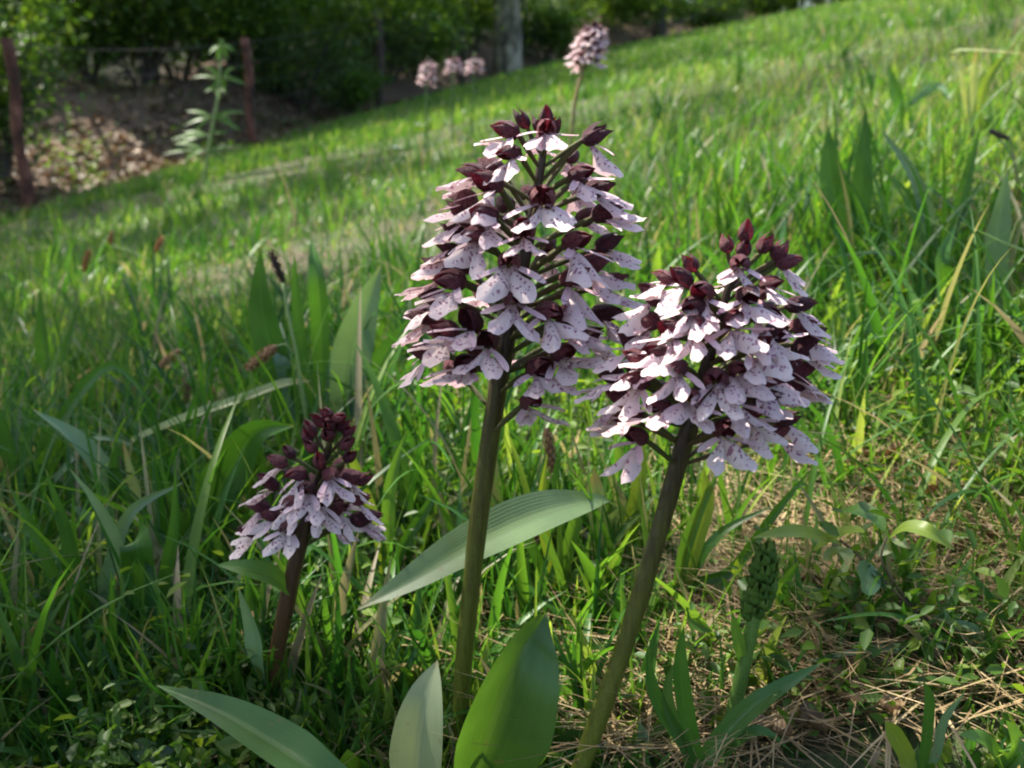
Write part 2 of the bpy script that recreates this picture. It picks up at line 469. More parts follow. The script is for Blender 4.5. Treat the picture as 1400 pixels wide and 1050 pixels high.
def mat_ground():
    m, nt, out = newmat('soil')
    tc = N(nt, 'ShaderNodeTexCoord')
    lit = N(nt, 'ShaderNodeAttribute', attribute_name='litter')
    n1 = N(nt, 'ShaderNodeTexNoise', Scale=3.0, Detail=8.0, Roughness=.7); nt.links.new(tc.outputs['Object'], n1.inputs['Vector'])
    n2 = N(nt, 'ShaderNodeTexNoise', Scale=90.0, Detail=5.0, Roughness=.7); nt.links.new(tc.outputs['Object'], n2.inputs['Vector'])
    soil = ramp(nt, n2.outputs[0], [(.3, (.028, .02, .011)), (.5, (.07, .05, .026)), (.7, (.15, .11, .06))])
    green = ramp(nt, n2.outputs[0], [(.3, (.02, .045, .008)), (.55, (.045, .09, .014)), (.75, (.09, .12, .03))])
    gf = ramp(nt, n1.outputs[0], [(.40, (0, 0, 0)), (.55, (1, 1, 1))])
    col = mix(nt, math_n(nt, 'MULTIPLY', gf, .75), soil, green)
    duff = ramp(nt, n2.outputs[0], [(.3, (.045, .026, .014)), (.5, (.13, .08, .045)), (.7, (.26, .17, .10))])
    col = mix(nt, lit.outputs['Fac'], col, duff)
    mo = N(nt, 'ShaderNodeAttribute', attribute_name='wood_shade')
    wood_shade = ramp(nt, n2.outputs[0], [(.3, (.012, .012, .006)), (.55, (.03, .035, .012)), (.75, (.06, .06, .025))])  # ground deep in the wood, darkened in colour to carry its shade
    col = mix(nt, mo.outputs['Fac'], col, wood_shade)
    p = N(nt, 'ShaderNodeBsdfPrincipled', Roughness=.9); nt.links.new(col, p.inputs['Base Color'])
    b = N(nt, 'ShaderNodeBump', Strength=.8, Distance=.02); nt.links.new(n2.outputs[0], b.inputs['Height']); nt.links.new(b.outputs[0], p.inputs['Normal'])
    nt.links.new(p.outputs[0], out.inputs['Surface'])
    return m
M['soil'] = mat_ground()

# ------------------------------------------------------------------ ground
def build_ground():
    k = np.linspace(-1, 1, 241)
    xs = np.sign(k) * (np.abs(k) * 3 + np.abs(k) ** 4 * 87)
    j = np.linspace(0, 1, 261)
    ys = -4 + j * 14 + j ** 4 * 110
    X, Y = np.meshgrid(xs, ys)
    Z = H(X, Y)
    V = np.stack([X.ravel(), Y.ravel(), Z.ravel()], 1)
    nx, ny = len(xs), len(ys)
    a = (np.arange(ny - 1)[:, None] * nx + np.arange(nx - 1)[None]).ravel()
    F = np.stack([a, a + 1, a + nx + 1, a + nx], 1)
    d = np.interp(V[:, 1], _py, _px) - V[:, 0]
    litter = sstep(-.45, .0, d) * sstep(2, 4, V[:, 1])
    wood_shade = sstep(2.0, 4.0, d) * sstep(2, 4, V[:, 1])
    me = meshdata('ground', V, F, M['soil'], attrs={'litter': litter, 'wood_shade': wood_shade})
    o = link('ground', me)
    tag(o, 'sloping grassy ground rising to the right', None, None, 'structure')
build_ground()
def fence_d(x, y):
    return np.interp(y, _py, _px) - x

# bare / straw patches (centre on the ground, radii in metres)
PATCH = []
for (u, v, rx, ry, s) in [(1180, 860, .16, .10, .62), (1330, 720, .18, .13, .72), (1200, 655, .13, .12, .5), (1290, 960, .10, .06, .5),
                          (450, 365, .42, .55, .98), (520, 290, .5, .4, .5), (1140, 1005, .10, .05, .9), (1055, 800, .075, .085, .85), (330, 880, .10, .08, .35)]:
    g = ground_hit(u, v)
    PATCH.append((g.x, g.y, rx, ry, s))
def bare(x, y):
    b = np.zeros_like(x)
    for (gx, gy, rx, ry, s) in PATCH:
        q = ((x - gx) / rx) ** 2 + ((y - gy) / ry) ** 2
        b = np.maximum(b, s * np.exp(-q * q * .7))
    return b

# ------------------------------------------------------------------ grass (uncountable)
def blade_mesh(bx, by, h, w, ang, lean, curl, segs, across, rnd, dry, zoff=0.0, face=None):
    n = len(bx)
    bz = H(bx, by) - 0.004 + zoff
    t = np.linspace(0, 1, segs + 1)
    dx, dy = np.cos(ang), np.sin(ang)
    th = (lean[:, None] + curl[:, None] * t[None])          # angle from vertical along the blade
    ds = h[:, None] / segs
    hor = np.concatenate([np.zeros((n, 1)), np.cumsum(np.sin(th[:, :-1]) * ds, 1)], 1)
    ver = np.concatenate([np.zeros((n, 1)), np.cumsum(np.cos(th[:, :-1]) * ds, 1)], 1)
    cx = bx[:, None] + dx[:, None] * hor
    cyy = by[:, None] + dy[:, None] * hor
    cz = bz[:, None] + ver
    fa = ang + math.pi / 2 + (RG.normal(0, .5, n) if face is None else face)
    sx, sy = np.cos(fa), np.sin(fa)
    prof = np.clip((0.6 + .4 * np.minimum(1, t / .25)) * (1 - t ** 2.2), .03, 1)
    hw = w[:, None] * .5 * prof[None]
    cols = []
    ss = np.linspace(-1, 1, across)
    for s in ss:
        fx = -dx[:, None] * hw * .45 * (abs(s) if across > 2 else 0)
        fy = -dy[:, None] * hw * .45 * (abs(s) if across > 2 else 0)
        cols.append(np.stack([cx + sx[:, None] * hw * s + fx, cyy + sy[:, None] * hw * s + fy, cz + 0 * hw], 2))
    V = np.stack(cols, 2)                                    # n, segs+1, across, 3
    per = (segs + 1) * across
    ii, kk = np.meshgrid(np.arange(segs), np.arange(across - 1), indexing='ij')
    a = (ii * across + kk).ravel()
    f = np.stack([a, a + 1, a + across + 1, a + across], 1)
    F = (np.arange(n)[:, None, None] * per + f[None]).reshape(-1, 4)
    at_r = np.repeat(rnd, per); at_d = np.repeat(dry, per)
    tt = np.tile(np.repeat(t, across), n)
    return V.reshape(-1, 3), F, at_r, tt, at_d
def join_arrays(L):
    V, F, r, t, d = [], [], [], [], []
    o = 0
    for (v, f, a, b, c) in L:
        V.append(v); F.append(f + o); r.append(a); t.append(b); d.append(c); o += len(v)
    return np.concatenate(V), np.concatenate(F), np.concatenate(r), np.concatenate(t), np.concatenate(d)

def sample_ground(n, y0, y1, power=1.0, margin=1.22):
    """points on the ground inside the view wedge, density ~ 1/y**(1+power)"""
    q = RG.random(n)
    if abs(power) < 1e-6:
        y = y0 * (y1 / y0) ** q
    else:
        a, b = y0 ** -power, y1 ** -power
        y = (a + (b - a) * q) ** (-1 / power)
    half = (y * .54 + .10) * margin
    x = RG.uniform(-1, 1, n) * half
    return x, y
def clear_heights(x, y, h):
    """keep grass out of the lens and from swallowing the small plants in front"""
    cap = np.full_like(h, 9.)
    near = (y < .47)
    cap = np.where(near, .022, cap)
    cap = np.where((y < .56) & (np.abs(x + .128) < .05), .02, cap)
    cap = np.where((y >= .47) & (y < .60) & (np.abs(x) < .30), np.clip(.05 + (y - .47) * .75, .05, .16), cap)
    cap = np.where((y < .535) & (x > -.22) & (x < .03), np.minimum(cap, .03 + np.clip(y - .47, 0, 1) * .5), cap)
    return np.minimum(h, cap)

def build_grass():
    L = []
    # near blades
    n = 22000
    x, y = sample_ground(n, .40, 1.8, .6)
    keep = RG.random(n) > bare(x, y)
    clump = vnoise(x * 3.2, y * 3.2, 21)
    keep &= RG.random(n) < np.clip(.62 + .9 * clump, .18, 1)
    keep &= fence_d(x, y) < .2
    x, y = x[keep], y[keep]; n = len(x)
    h = RG.gamma(4, .0140, n) + .020
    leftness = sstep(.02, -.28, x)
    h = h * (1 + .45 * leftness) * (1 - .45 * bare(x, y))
    h = clear_heights(x, y, np.minimum(h, .22))
    w = (RG.gamma(3.2, .00085, n) + .0011) * 1.3
    w = np.where(RG.random(n) < .20, w * 2.0, w)
    ang = RG.uniform(0, 2 * math.pi, n)
    lean = np.abs(RG.normal(.12, .20, n)); curl = np.abs(RG.normal(.55, .55, n))
    flat = RG.random(n) < .16
    lean = np.where(flat, RG.uniform(.7, 1.3, n), lean)
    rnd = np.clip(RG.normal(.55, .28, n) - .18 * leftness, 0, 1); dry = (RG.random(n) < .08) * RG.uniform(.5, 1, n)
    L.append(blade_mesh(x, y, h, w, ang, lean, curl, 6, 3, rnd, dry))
    # long arching blades
    n = 2600
    x, y = sample_ground(n, .5, 3.0, .3)
    keep = (RG.random(n) < np.where(x < -.10 * (y / .5), .9, .5)) & (RG.random(n) > bare(x, y) * .5) & ~((np.abs(x / y) < .30) & (y < .75))
    x, y = x[keep], y[keep]; n = len(x)
    h = RG.uniform(.13, .27, n); w = RG.uniform(.0022, .0052, n) * np.where(RG.random(n) < .35, 1.8, 1)
    L.append(blade_mesh(x, y, clear_heights(x, y, h), w, RG.uniform(0, 6.28, n), np.abs(RG.normal(.35, .3, n)), RG.uniform(.5, 1.9, n), 10, 3,
                        np.clip(RG.normal(.35, .25, n), 0, 1), (RG.random(n) < .08) * RG.uniform(.5, 1, n)))
    # tufts of broad blades scattered over the slope
    m = 620
    tx, ty = sample_ground(m, .85, 7.0, .25)
    k = (fence_d(tx, ty) < -.5) & (RG.random(m) > bare(tx, ty)) & ~((np.abs(tx / ty) < .22) & (ty < 1.3))
    tx, ty = tx[k], ty[k]; m = len(tx)
    q = RG.integers(4, 11, m); x = np.repeat(tx, q); y = np.repeat(ty, q); n = len(x)
    x = x + RG.normal(0, .012, n); y = y + RG.normal(0, .012, n)
    h = np.repeat(RG.uniform(.08, .22, m), q) * RG.uniform(.6, 1.1, n); w = np.repeat(RG.uniform(.003, .0105, m), q) * RG.uniform(.7, 1.2, n)
    L.append(blade_mesh(x, y, h, w, RG.uniform(0, 6.28, n), np.abs(RG.normal(.15, .15, n)), RG.uniform(.1, 1.3, n), 8, 3,
                        np.clip(np.repeat(RG.uniform(.05, .75, m), q) + RG.normal(0, .08, n), 0, 1), (RG.random(n) < .05) * RG.uniform(.4, 1, n)))
    # fine filler, near
    n = 17000
    x, y = sample_ground(n, .42, 2.2, .4)
    keep = RG.random(n) > bare(x, y) * .9
    x, y = x[keep], y[keep]; n = len(x)
    h = clear_heights(x, y, RG.gamma(4, .009, n) + .015)
    w = RG.uniform(.0007, .0017, n)
    L.append(blade_mesh(x, y, h, w, RG.uniform(0, 6.28, n), np.abs(RG.normal(.3, .35, n)), np.abs(RG.normal(.5, .6, n)), 4, 2,
                        np.clip(RG.normal(.5, .28, n), 0, 1), (RG.random(n) < .1) * RG.uniform(.4, 1, n)))
    # middle
    n = 105000
    x, y = sample_ground(n, 1.5, 7.0, .55)
    keep = (RG.random(n) > bare(x, y) * .95) & (fence_d(x, y) < RG.normal(-.30, .12, n))
    keep &= RG.random(n) < np.clip(.72 + .7 * vnoise(x * 1.3, y * 1.3, 22), .3, 1)
    x, y = x[keep], y[keep]; n = len(x)
    h = RG.gamma(5, .0090, n) + .018
    pale = sstep(.3, 1.1, x) * sstep(1.6, 2.6, y) * np.clip(.7 + .8 * vnoise(x * .5, y * .5, 77), 0, 1)  # dry bleached blades at upper right, with the slope's sunlight put into their colour
    h *= (1 - .35 * bare(x, y)) * np.clip(.92 + .8 * vnoise(x * .8, y * .8, 61), .5, 1.7)
    tall = RG.random(n) < .05
    h = np.where(tall, h * 1.6, h)
    w = RG.gamma(3, .0011, n) + .0014
    w = np.where(RG.random(n) < .10, w * 1.8, w)
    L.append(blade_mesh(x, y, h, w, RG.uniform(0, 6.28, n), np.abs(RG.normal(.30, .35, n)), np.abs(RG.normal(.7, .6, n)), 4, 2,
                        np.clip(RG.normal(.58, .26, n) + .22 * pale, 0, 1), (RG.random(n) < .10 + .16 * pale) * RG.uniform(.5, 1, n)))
    # far
    n = 100000
    x, y = sample_ground(n, 6.0, 42.0, .35)
    keep = fence_d(x, y) < RG.normal(-.15, .2, n)
    x, y = x[keep], y[keep]; n = len(x)
    h = RG.gamma(5, .010, n) + .02
    w = RG.gamma(3, .002, n) + .003
    w *= np.clip(y / 9, 1, 3)
    L.append(blade_mesh(x, y, h, w, RG.uniform(0, 6.28, n), np.abs(RG.normal(.15, .2, n)), np.abs(RG.normal(.6, .5, n)), 3, 2,
                        np.clip(RG.normal(.6, .25, n), 0, 1), (RG.random(n) < .06) * RG.uniform(.5, 1, n)))
    V, F, r, t, d = join_arrays(L)
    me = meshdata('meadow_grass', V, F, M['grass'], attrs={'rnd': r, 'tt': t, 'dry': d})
    tag(link('meadow_grass', me), 'green meadow grass growing all over the slope', 'grass', kind='stuff')
build_grass()

def build_straw():
    L = []
    # dry lying straw, thick in the bare patches
    n = 42000
    x, y = sample_ground(n, .45, 3.2, .5)
    keep = RG.random(n) < np.clip(bare(x, y) * 1.2 + .05, 0, 1)
    x, y = x[keep], y[keep]; n = len(x)
    h = RG.uniform(.02, .11, n); w = RG.uniform(.0006, .0020, n)
    lean = RG.uniform(1.25, 1.6, n); curl = RG.normal(0, .25, n)
    L.append(blade_mesh(x, y, h, w, RG.uniform(0, 6.28, n), lean, curl, 3, 2, RG.random(n), np.zeros(n), zoff=RG.uniform(.004, .016, n), face=RG.normal(0, .3, n)))
    V, F, r, t, d = join_arrays(L)
    me = meshdata('dry_straw', V, F, M['straw'], attrs={'rnd': r, 'tt': t, 'dry': d})
    tag(link('dry_straw', me), 'dry straw and dead blades lying in the bare patches', 'straw', kind='stuff')
build_straw()

def leaf_cloud(pos, size, rnd, nrm=None, aspect=.55, ovate=False):
    """diamond leaves (2 triangles folded) at pos (n,3), random directions"""
    n = len(pos)
    d = RG.normal(0, 1, (n, 3)); d[:, 2] *= .6
    d /= np.linalg.norm(d, axis=1)[:, None]
    up = RG.normal(0, .55, (n, 3)); up[:, 2] += 1.0
    if nrm is not None: up += nrm
    s = np.cross(d, up); s /= np.linalg.norm(s, axis=1)[:, None] + 1e-9
    nn = np.cross(s, d)
    sz = size[:, None]
    if ovate:
        w = sz * aspect * .5
        pts = [pos - d * sz * .5, pos - d * sz * .18 + s * w + nn * sz * .07, pos + d * sz * .2 + s * w * .8 + nn * sz * .05, pos + d * sz * .5 - nn * sz * .12,
               pos + d * sz * .2 - s * w * .8 + nn * sz * .05, pos - d * sz * .18 - s * w + nn * sz * .07]
        V = np.stack(pts, 1).reshape(-1, 3)
        i = np.arange(n)[:, None] * 6
        F = np.concatenate([i + np.array([[0, 1, 2, 3]]), i + np.array([[0, 3, 4, 5]])], 1).reshape(-1, 4)
        return V, F, np.repeat(rnd, 6)
    a = pos - d * sz * .5
    b = pos + s * sz * aspect * .5 + nn * sz * .06
    c = pos + d * sz * .5 - nn * sz * .10
    e = pos - s * sz * aspect * .5 + nn * sz * .06
    V = np.stack([a, b, c, e], 1).reshape(-1, 3)
    i = np.arange(n)[:, None] * 4
    F = np.concatenate([i + np.array([[0, 1, 2]]), i + np.array([[0, 2, 3]])], 1).reshape(-1, 3)
    return V, F, np.repeat(rnd, 4)

def build_ground_cover():
    n = 15000
    x, y = sample_ground(n, .45, 3.0, .6)
    dens = np.clip(.35 + 1.1 * vnoise(x * 2.1, y * 2.1, 31), 0, 1)
    keep = (RG.random(n) < dens) & (RG.random(n) > bare(x, y) * .8)
    x, y = x[keep], y[keep]; n = len(x)
    # each spot: a sprig of several small leaves
    k = 4
    X = np.repeat(x, k) + RG.normal(0, .010, n * k); Y = np.repeat(y, k) + RG.normal(0, .010, n * k)
    hh = clear_heights(X, Y, np.repeat(RG.gamma(3, .013, n), k)) * RG.uniform(.5, 1, n * k)
    P = np.stack([X, Y, H(X, Y) + .004 + hh], 1)
    V, F, r = leaf_cloud(P, RG.uniform(.005, .014, n * k) * np.repeat(RG.uniform(.7, 1.4, n), k), np.clip(RG.normal(.55, .28, n * k), 0, 1), aspect=.45, ovate=True)
    me = meshdata('ground_cover', V, F, M['shrub_leaf'], attrs={'rnd': r})
    tag(link('ground_cover', me), 'small leafy ground cover between the grass blades', 'ground cover', kind='stuff')
build_ground_cover()

# ------------------------------------------------------------------ orchid flower meshes
def lip_mesh(seed, narrow=1.0):
    rg = random.Random(seed)
    V, F, UV, rim = [], [], [], []
    nt_, nc = 9, 19
    lob = rg.uniform(24, 33) * narrow; hwid = lob + rg.uniform(18, 23) * narrow
    la, lb = rg.uniform(.84, 1.0), rg.uniform(.84, 1.0)
    jit = [rg.uniform(-.03, .03) for _ in range(nc)]
    sag = rg.uniform(-.08, .28); cup = rg.uniform(-.35, .25); tw = rg.uniform(-.25, .25)
    for i in range(nt_):
        t = i / (nt_ - 1)
        for k in range(nc):
            s = -1 + 2 * k / (nc - 1)
            th = s * hwid
            d = abs(abs(th) - lob) / lob
            r = (la if s < 0 else lb) * (1 - .62 * min(1.05, d) ** 1.6)
            if abs(s) < .06: r += .05
            r = max(.28, r + jit[k] * 1.3)
            y = .04 + t * r * math.cos(math.radians(th))
            x = t * r * math.sin(math.radians(th)) * (.42 + .50 * t) + s * .04
            z = -sag * t * t + cup * abs(s) * t * .5 - .05 * math.exp(-(s / .25) ** 2) * t + tw * x + .028 * math.sin(k * 1.9 + seed) * t + .03 * math.sin(t * 6 + seed * 1.7 + s * 2)
            V.append((x, y, z)); UV.append((x, y)); rim.append(t)
    for i in range(nt_ - 1):
        for k in range(nc - 1):
            a = i * nc + k
            F.append((a, a + 1, a + nc + 1, a + nc))
    for sgn in (-1, 1):                       # narrow side lobes (arms)
        n = 7; o = len(V)
        ang = math.radians(rg.uniform(52, 74)) * narrow; ln = rg.uniform(.58, .76); cur = rg.uniform(-.5, .1); drop = rg.uniform(-.12, .16)
        px, py = sgn * .05, .10
        for i in range(n):
            t = i / (n - 1)
            a = ang + cur * t
            if i: px += sgn * math.sin(a) * ln / (n - 1); py += math.cos(a) * ln / (n - 1)
            w = .058 * (.75 + .5 * math.sin(math.pi * min(1, t * .8))) * (1 if i < n - 1 else .45)
            nx, ny = math.cos(a) * 1.0, -sgn * math.sin(a)
            for q in (-1, 0, 1):
                V.append((px + nx * w * q, py + ny * w * q, .045 - drop * t * t + .02 * abs(q))); UV.append((px + 3, py)); rim.append(.05 if t < .8 else .25)
        for i in range(n - 1):
            for q in (0, 1):
                a = o + i * 3 + q
                F.append((a, a + 1, a + 4, a + 3))
    return meshdata('lip', np.array(V), np.array(F), M['lip'], uv=np.array(UV), attrs={'rim': np.array(rim)})
def hood_mesh(seed, closed=False, mat='hood', open_=1.0):
    rg = random.Random(seed)
    V, F = [], []
    rows, cols = 8, 7
    tilt = math.radians(rg.uniform(18, 42)) if not closed else math.radians(rg.uniform(20, 60))
    ax = Vector((0, math.cos(tilt), math.sin(tilt)))
    sx = Vector((1, 0, 0)); sz = ax.cross(sx) * -1
    base = Vector((0, -.13, .02))
    Ln = rg.uniform(.56, .72) * (.92 if closed else 1); W = rg.uniform(.185, .235)
    if closed: W *= .95
    for p, roll in enumerate((90, 210, 330) if closed else (90, 168, 12)):
        roll = math.radians(roll + rg.uniform(-8, 8)); o = len(V)
        rad_off = .0 if p else .012
        fl = rg.uniform(-.02, .16) * open_ * (0 if closed else 1)
        for i in range(rows):
            t = i / (rows - 1)
            prof = math.sin(math.pi * (t ** .70) * .96) ** .8 if t > 0 else 0
            rr = W * prof * (1.0 + (fl if t > .6 else 0)) + rad_off
            half = math.radians(78 if closed else 66) * (1 - t ** 2.2) + .03
            if t > .85: rr += fl * .35 * (t - .85) / .15 * W * 3
            for k in range(cols):
                s = -1 + 2 * k / (cols - 1)
                an = roll + s * half
                P = base + ax * (t * Ln) + (sx * math.cos(an) + sz * -math.sin(an) * -1) * rr * (1.0 if abs(math.sin(an)) < .7 else .92)
                V.append(tuple(P))
        for i in range(rows - 1):
            for k in range(cols - 1):
                a = o + i * cols + k
                F.append((a, a + 1, a + cols + 1, a + cols))
    return meshdata('hood', np.array(V), np.array(F), M[mat], uv=np.zeros((len(V), 2)))
LIPS = [lip_mesh(s, random.uniform(.85, 1.1)) for s in range(16)]
LIPS_NARROW = [lip_mesh(50 + s, .78) for s in range(5)]
HOODS = [hood_mesh(s) for s in range(12)]
BUDS = [hood_mesh(40 + s, True) for s in range(4)]
GREEN_BUDS = [hood_mesh(60 + s, True, 'green_bud') for s in range(4)]

def frame(pos, out_dir, droop, roll, scale):
    """matrix with +Y along the outward direction tilted down by droop"""
    o = Vector((out_dir[0], out_dir[1], 0)).normalized()
    y = (o * math.cos(droop) - Vector((0, 0, 1)) * math.sin(droop)).normalized()
    x = y.cross(Vector((0, 0, 1))).normalized()
    z = x.cross(y)
    m = Matrix((x, y, z)).transposed().to_4x4()
    m = m @ Matrix.Rotation(roll, 4, 'Y') @ Matrix.Scale(scale, 4)
    m.translation = pos
    return m
class Spike:
    def __init__(self, name, label, cat, group, stem_px, Y, radii_px, mat, sides=12):
        self.Y = Y
        pts = [at(u, v, Y) for (u, v) in stem_px]             # tip first, base last
        low = pts[-1]; g = hz(low.x, low.y) - .01
        if low.z > g:
            d = (pts[-1] - pts[-2]).normalized()
            if d.z > -.2: d = Vector((0, 0, -1))
            pts.append(low + d * ((low.z - g) / -d.z))
            radii_px = list(radii_px) + [radii_px[-1]]
        self.base = Vector((pts[-1].x, pts[-1].y, hz(pts[-1].x, pts[-1].y)))
        self.o = empty(name, self.base)
        tag(self.o, label, cat, group)
        n = 40
        C = catmull(pts[::-1], n)
        rr = np.interp(np.linspace(0, 1, n), np.linspace(0, 1, len(radii_px)), [r * Y / FPX for r in radii_px[::-1]])
        rr = rr * (1 + .03 * np.sin(np.arange(n) * .9))
        V, F, UV = tube([p - self.base for p in C], rr, sides)
        link('stem', meshdata('stem', V, F, mat, uv=UV), self.o)
        self.C = C
    def axis_at_z(self, z):
        best = min(self.C, key=lambda p: abs(p.z - z))
        return best
    def bloom(self, u, v, R_px, L_px, kind='flower', front=True, droop=None, lips=None, hoods=None, jitter=True, yaw=0.0):
        Y = self.Y
        # axis column at this height
        p0 = at(u, v, Y)
        ax = self.axis_at_z(p0.z)
        dx = p0.x - ax.x
        Rm = R_px * Y / FPX
        dy = math.sqrt(max(0, Rm * Rm - dx * dx))
        if front: dy = -dy
        pos = at(u, v, Y + dy)
        self.bloom3d(pos, L_px * Y / FPX, kind, droop, lips, hoods, yaw)
    def bloom3d(self, pos, L, kind='flower', droop=None, lips=None, hoods=None, yaw=0.0):
        ax = self.axis_at_z(pos.z)
        od = Vector((pos.x - ax.x, pos.y - ax.y, 0))
        if od.length < 1e-4: od = Vector((0, -1, 0))
        od = Quaternion((0, 0, 1), yaw + random.uniform(-.15, .15)) @ od.normalized()
        if droop is None: droop = R(random.uniform(4, 30))
        m = frame(pos - self.base, od, droop, random.uniform(-.18, .18), L * random.uniform(.93, 1.08))
        name = 'flower' if kind == 'flower' else 'bud'
        f = empty(name, parent=self.o)
        f.matrix_local = m
        hoods = hoods or (HOODS if kind == 'flower' else BUDS)
        up = Matrix.Rotation(droop * .55 + random.uniform(-.25, .15) if kind == 'flower' else 0.0, 4, 'X')
        if kind == 'flower':
            link('hood', random.choice(hoods), f, mat=up)
            link('lip', random.choice(lips or LIPS), f)
        else:
            link('hood', random.choice(hoods), f, mat=up)
        # ovary from the stem to the back of the hood
        inv = m.inverted()
        low = self.axis_at_z(pos.z - L * random.uniform(.45, .8)) - self.base
        end = m @ Vector((0, -.10, .02))
        mid = (low + end) * .5 + Vector((0, 0, L * .06))
        mid += Vector((od.x, od.y, 0)) * L * .05
        P = [inv @ p for p in catmull([low, mid, end], 6)]
        V, F, UV = tube(P, [.035, .045, .055, .062, .062, .05], 6, False)
        link('ovary', meshdata('ovary', V, F, M['ovary'], uv=UV), f)
    def leaf(self, pts, w_px, mat='orchid_leaf', prof='lance', **kw):
        P = [at(*p) - self.base for p in pts]
        Ym = sum(p[2] for p in pts) / len(pts)
        V, F, UV = ribbon(P, w_px * Ym / FPX, prof, n=20, across=9, **kw)
        link('leaf', meshdata('leaf', V, F, M[mat], uv=UV), self.o)

# tall orchid in the middle
def build_middle_orchid():
    s = Spike('lady_orchid', 'tallest lady orchid, slender long spike of maroon hoods and pale pink lips, centre', 'orchid', 'lady orchids in bloom',
              [(748, 178), (739, 230), (724, 320), (707, 400), (690, 480), (673, 580), (656, 700), (641, 830), (632, 930), (628, 1000)], .50,
              [3, 6, 8, 10, 12.5, 14, 14, 13.5, 13, 13], M['stem_brown'])
    rad = lambda v: np.interp(v, [150, 200, 300, 400, 500, 560], [30, 52, 78, 95, 100, 85])
    fl = [(746, 184), (704, 188), (706, 214), (802, 196), (785, 246), (660, 244), (741, 281), (672, 303), (646, 281), (816, 301),
          (632, 334), (628, 356), (777, 340), (698, 363), (821, 344), (701, 414), (631, 391), (646, 454), (603, 413), (774, 392),
          (820, 398), (772, 448), (762, 492), (730, 513), (722, 556), (592, 488), (642, 508), (594, 440), (806, 268), (680, 264), (660, 330), (812, 434),
          (716, 326), (745, 432), (668, 476), (620, 462), (800, 372), (640, 310), (610, 384), (794, 470)]
    for (u, v) in fl:
        s.bloom(u, v, rad(v), 72 if v > 240 else 64)
    # the back of the spike
    k = 0
    for v in np.arange(205, 520, 17):
        ax = np.interp(v, [150, 230, 320, 400, 480, 580], [750, 739, 724, 707, 690, 673])
        a = k * 2.4; k += 1
        s.bloom(ax + math.sin(a) * rad(v) * .9, v, rad(v), 64, front=False)
    for (u, v) in [(736, 172), (758, 176), (748, 166)]:
        s.bloom(u, v + 8, 12, 54, 'bud', droop=R(-25))
    for (u, v) in [(716, 176), (808, 188), (652, 494)]:
        s.bloom(u, v, rad(v) * .7, 58, 'bud', droop=R(-15))
    s.leaf([(632, 1180, .47), (655, 1050, .45), (684, 955, .445), (716, 885, .45), (746, 840, .47)], 158, 'orchid_leaf', fold=.8, nh=(.35, -1, .15), wave=.012)
    s.leaf([(566, 1170, .45), (568, 1090, .45), (574, 1010, .452), (584, 950, .458), (598, 903, .468)], 88, 'bleached_leaf', 'lance', fold=.3, nh=(-.3, -1, .1))
    s.leaf([(570, 1140, .46), (455, 1068, .455), (380, 1018, .47), (300, 972, .485), (214, 937, .50)], 74, 'orchid_leaf', fold=.45, nh=(.1, -.55, 1), wave=.01)
    return s
build_middle_orchid()

def build_right_orchid():
    s = Spike('lady_orchid', 'stout lady orchid with dense broad spike on a curved stem beside the green bud', 'orchid', 'lady orchids in bloom',
              [(1020, 330), (1004, 370), (985, 430), (962, 515), (937, 600), (906, 710), (876, 812), (846, 905), (817, 985), (790, 1062)], .445,
              [3, 5, 7, 10, 13, 14, 14.5, 15, 15.5, 16], M['stem_brown'])
    A = lambda X, Y_: (780 + X / 2.917, 300 + Y_ / 2.917)
    rad = lambda v: np.interp(v, [320, 380, 450, 520, 580, 620], [25, 58, 85, 98, 95, 75])
    fl = [(675, 190), (400, 260), (540, 318), (830, 195), (770, 272), (345, 335), (740, 402), (515, 452), (340, 425), (870, 360),
          (895, 450), (372, 545), (255, 535), (712, 542), (832, 592), (290, 662), (215, 745), (580, 652), (742, 722), (370, 765),
          (285, 893), (600, 862), (832, 815), (810, 885), (905, 540), (860, 685), (460, 270), (640, 440), (440, 600), (660, 620), (480, 730), (930, 500), (880, 640), (300, 590), (500, 370), (690, 330),
          (780, 480), (420, 480), (650, 740), (760, 640), (200, 640), (700, 800), (260, 800)]
    for (X, Y_) in fl:
        u, v = A(X, Y_)
        s.bloom(u, v, rad(v), 70 if v > 400 else 62)
    k = 0
    for v in np.arange(395, 610, 12):
        ax = np.interp(v, [330, 430, 515, 600], [1020, 985, 962, 937])
        s.bloom(ax + math.sin(k * 2.4) * rad(v) * .95, v, rad(v), 62, front=False); k += 1
    for (X, Y_) in [(692, 78), (612, 118), (775, 120), (690, 135)]:
        u, v = A(X, Y_); s.bloom(u, v + 4, 20, 58, 'bud', droop=R(-25))
    for (X, Y_) in [(480, 205), (835, 165)]:
        u, v = A(X, Y_); s.bloom(u, v, 40, 64, 'bud', droop=R(-15))
    s.leaf([(790, 1180, .465), (758, 1095, .468), (776, 1030, .472), (826, 965, .478)], 66, 'orchid_leaf', fold=.4, nh=(-.3, -1, .3))
    s.leaf([(832, 1120, .45), (866, 1070, .455), (880, 1030, .46), (874, 985, .465)], 50, 'glaucous_leaf', fold=.3, nh=(.3, -1, .6))
build_right_orchid()

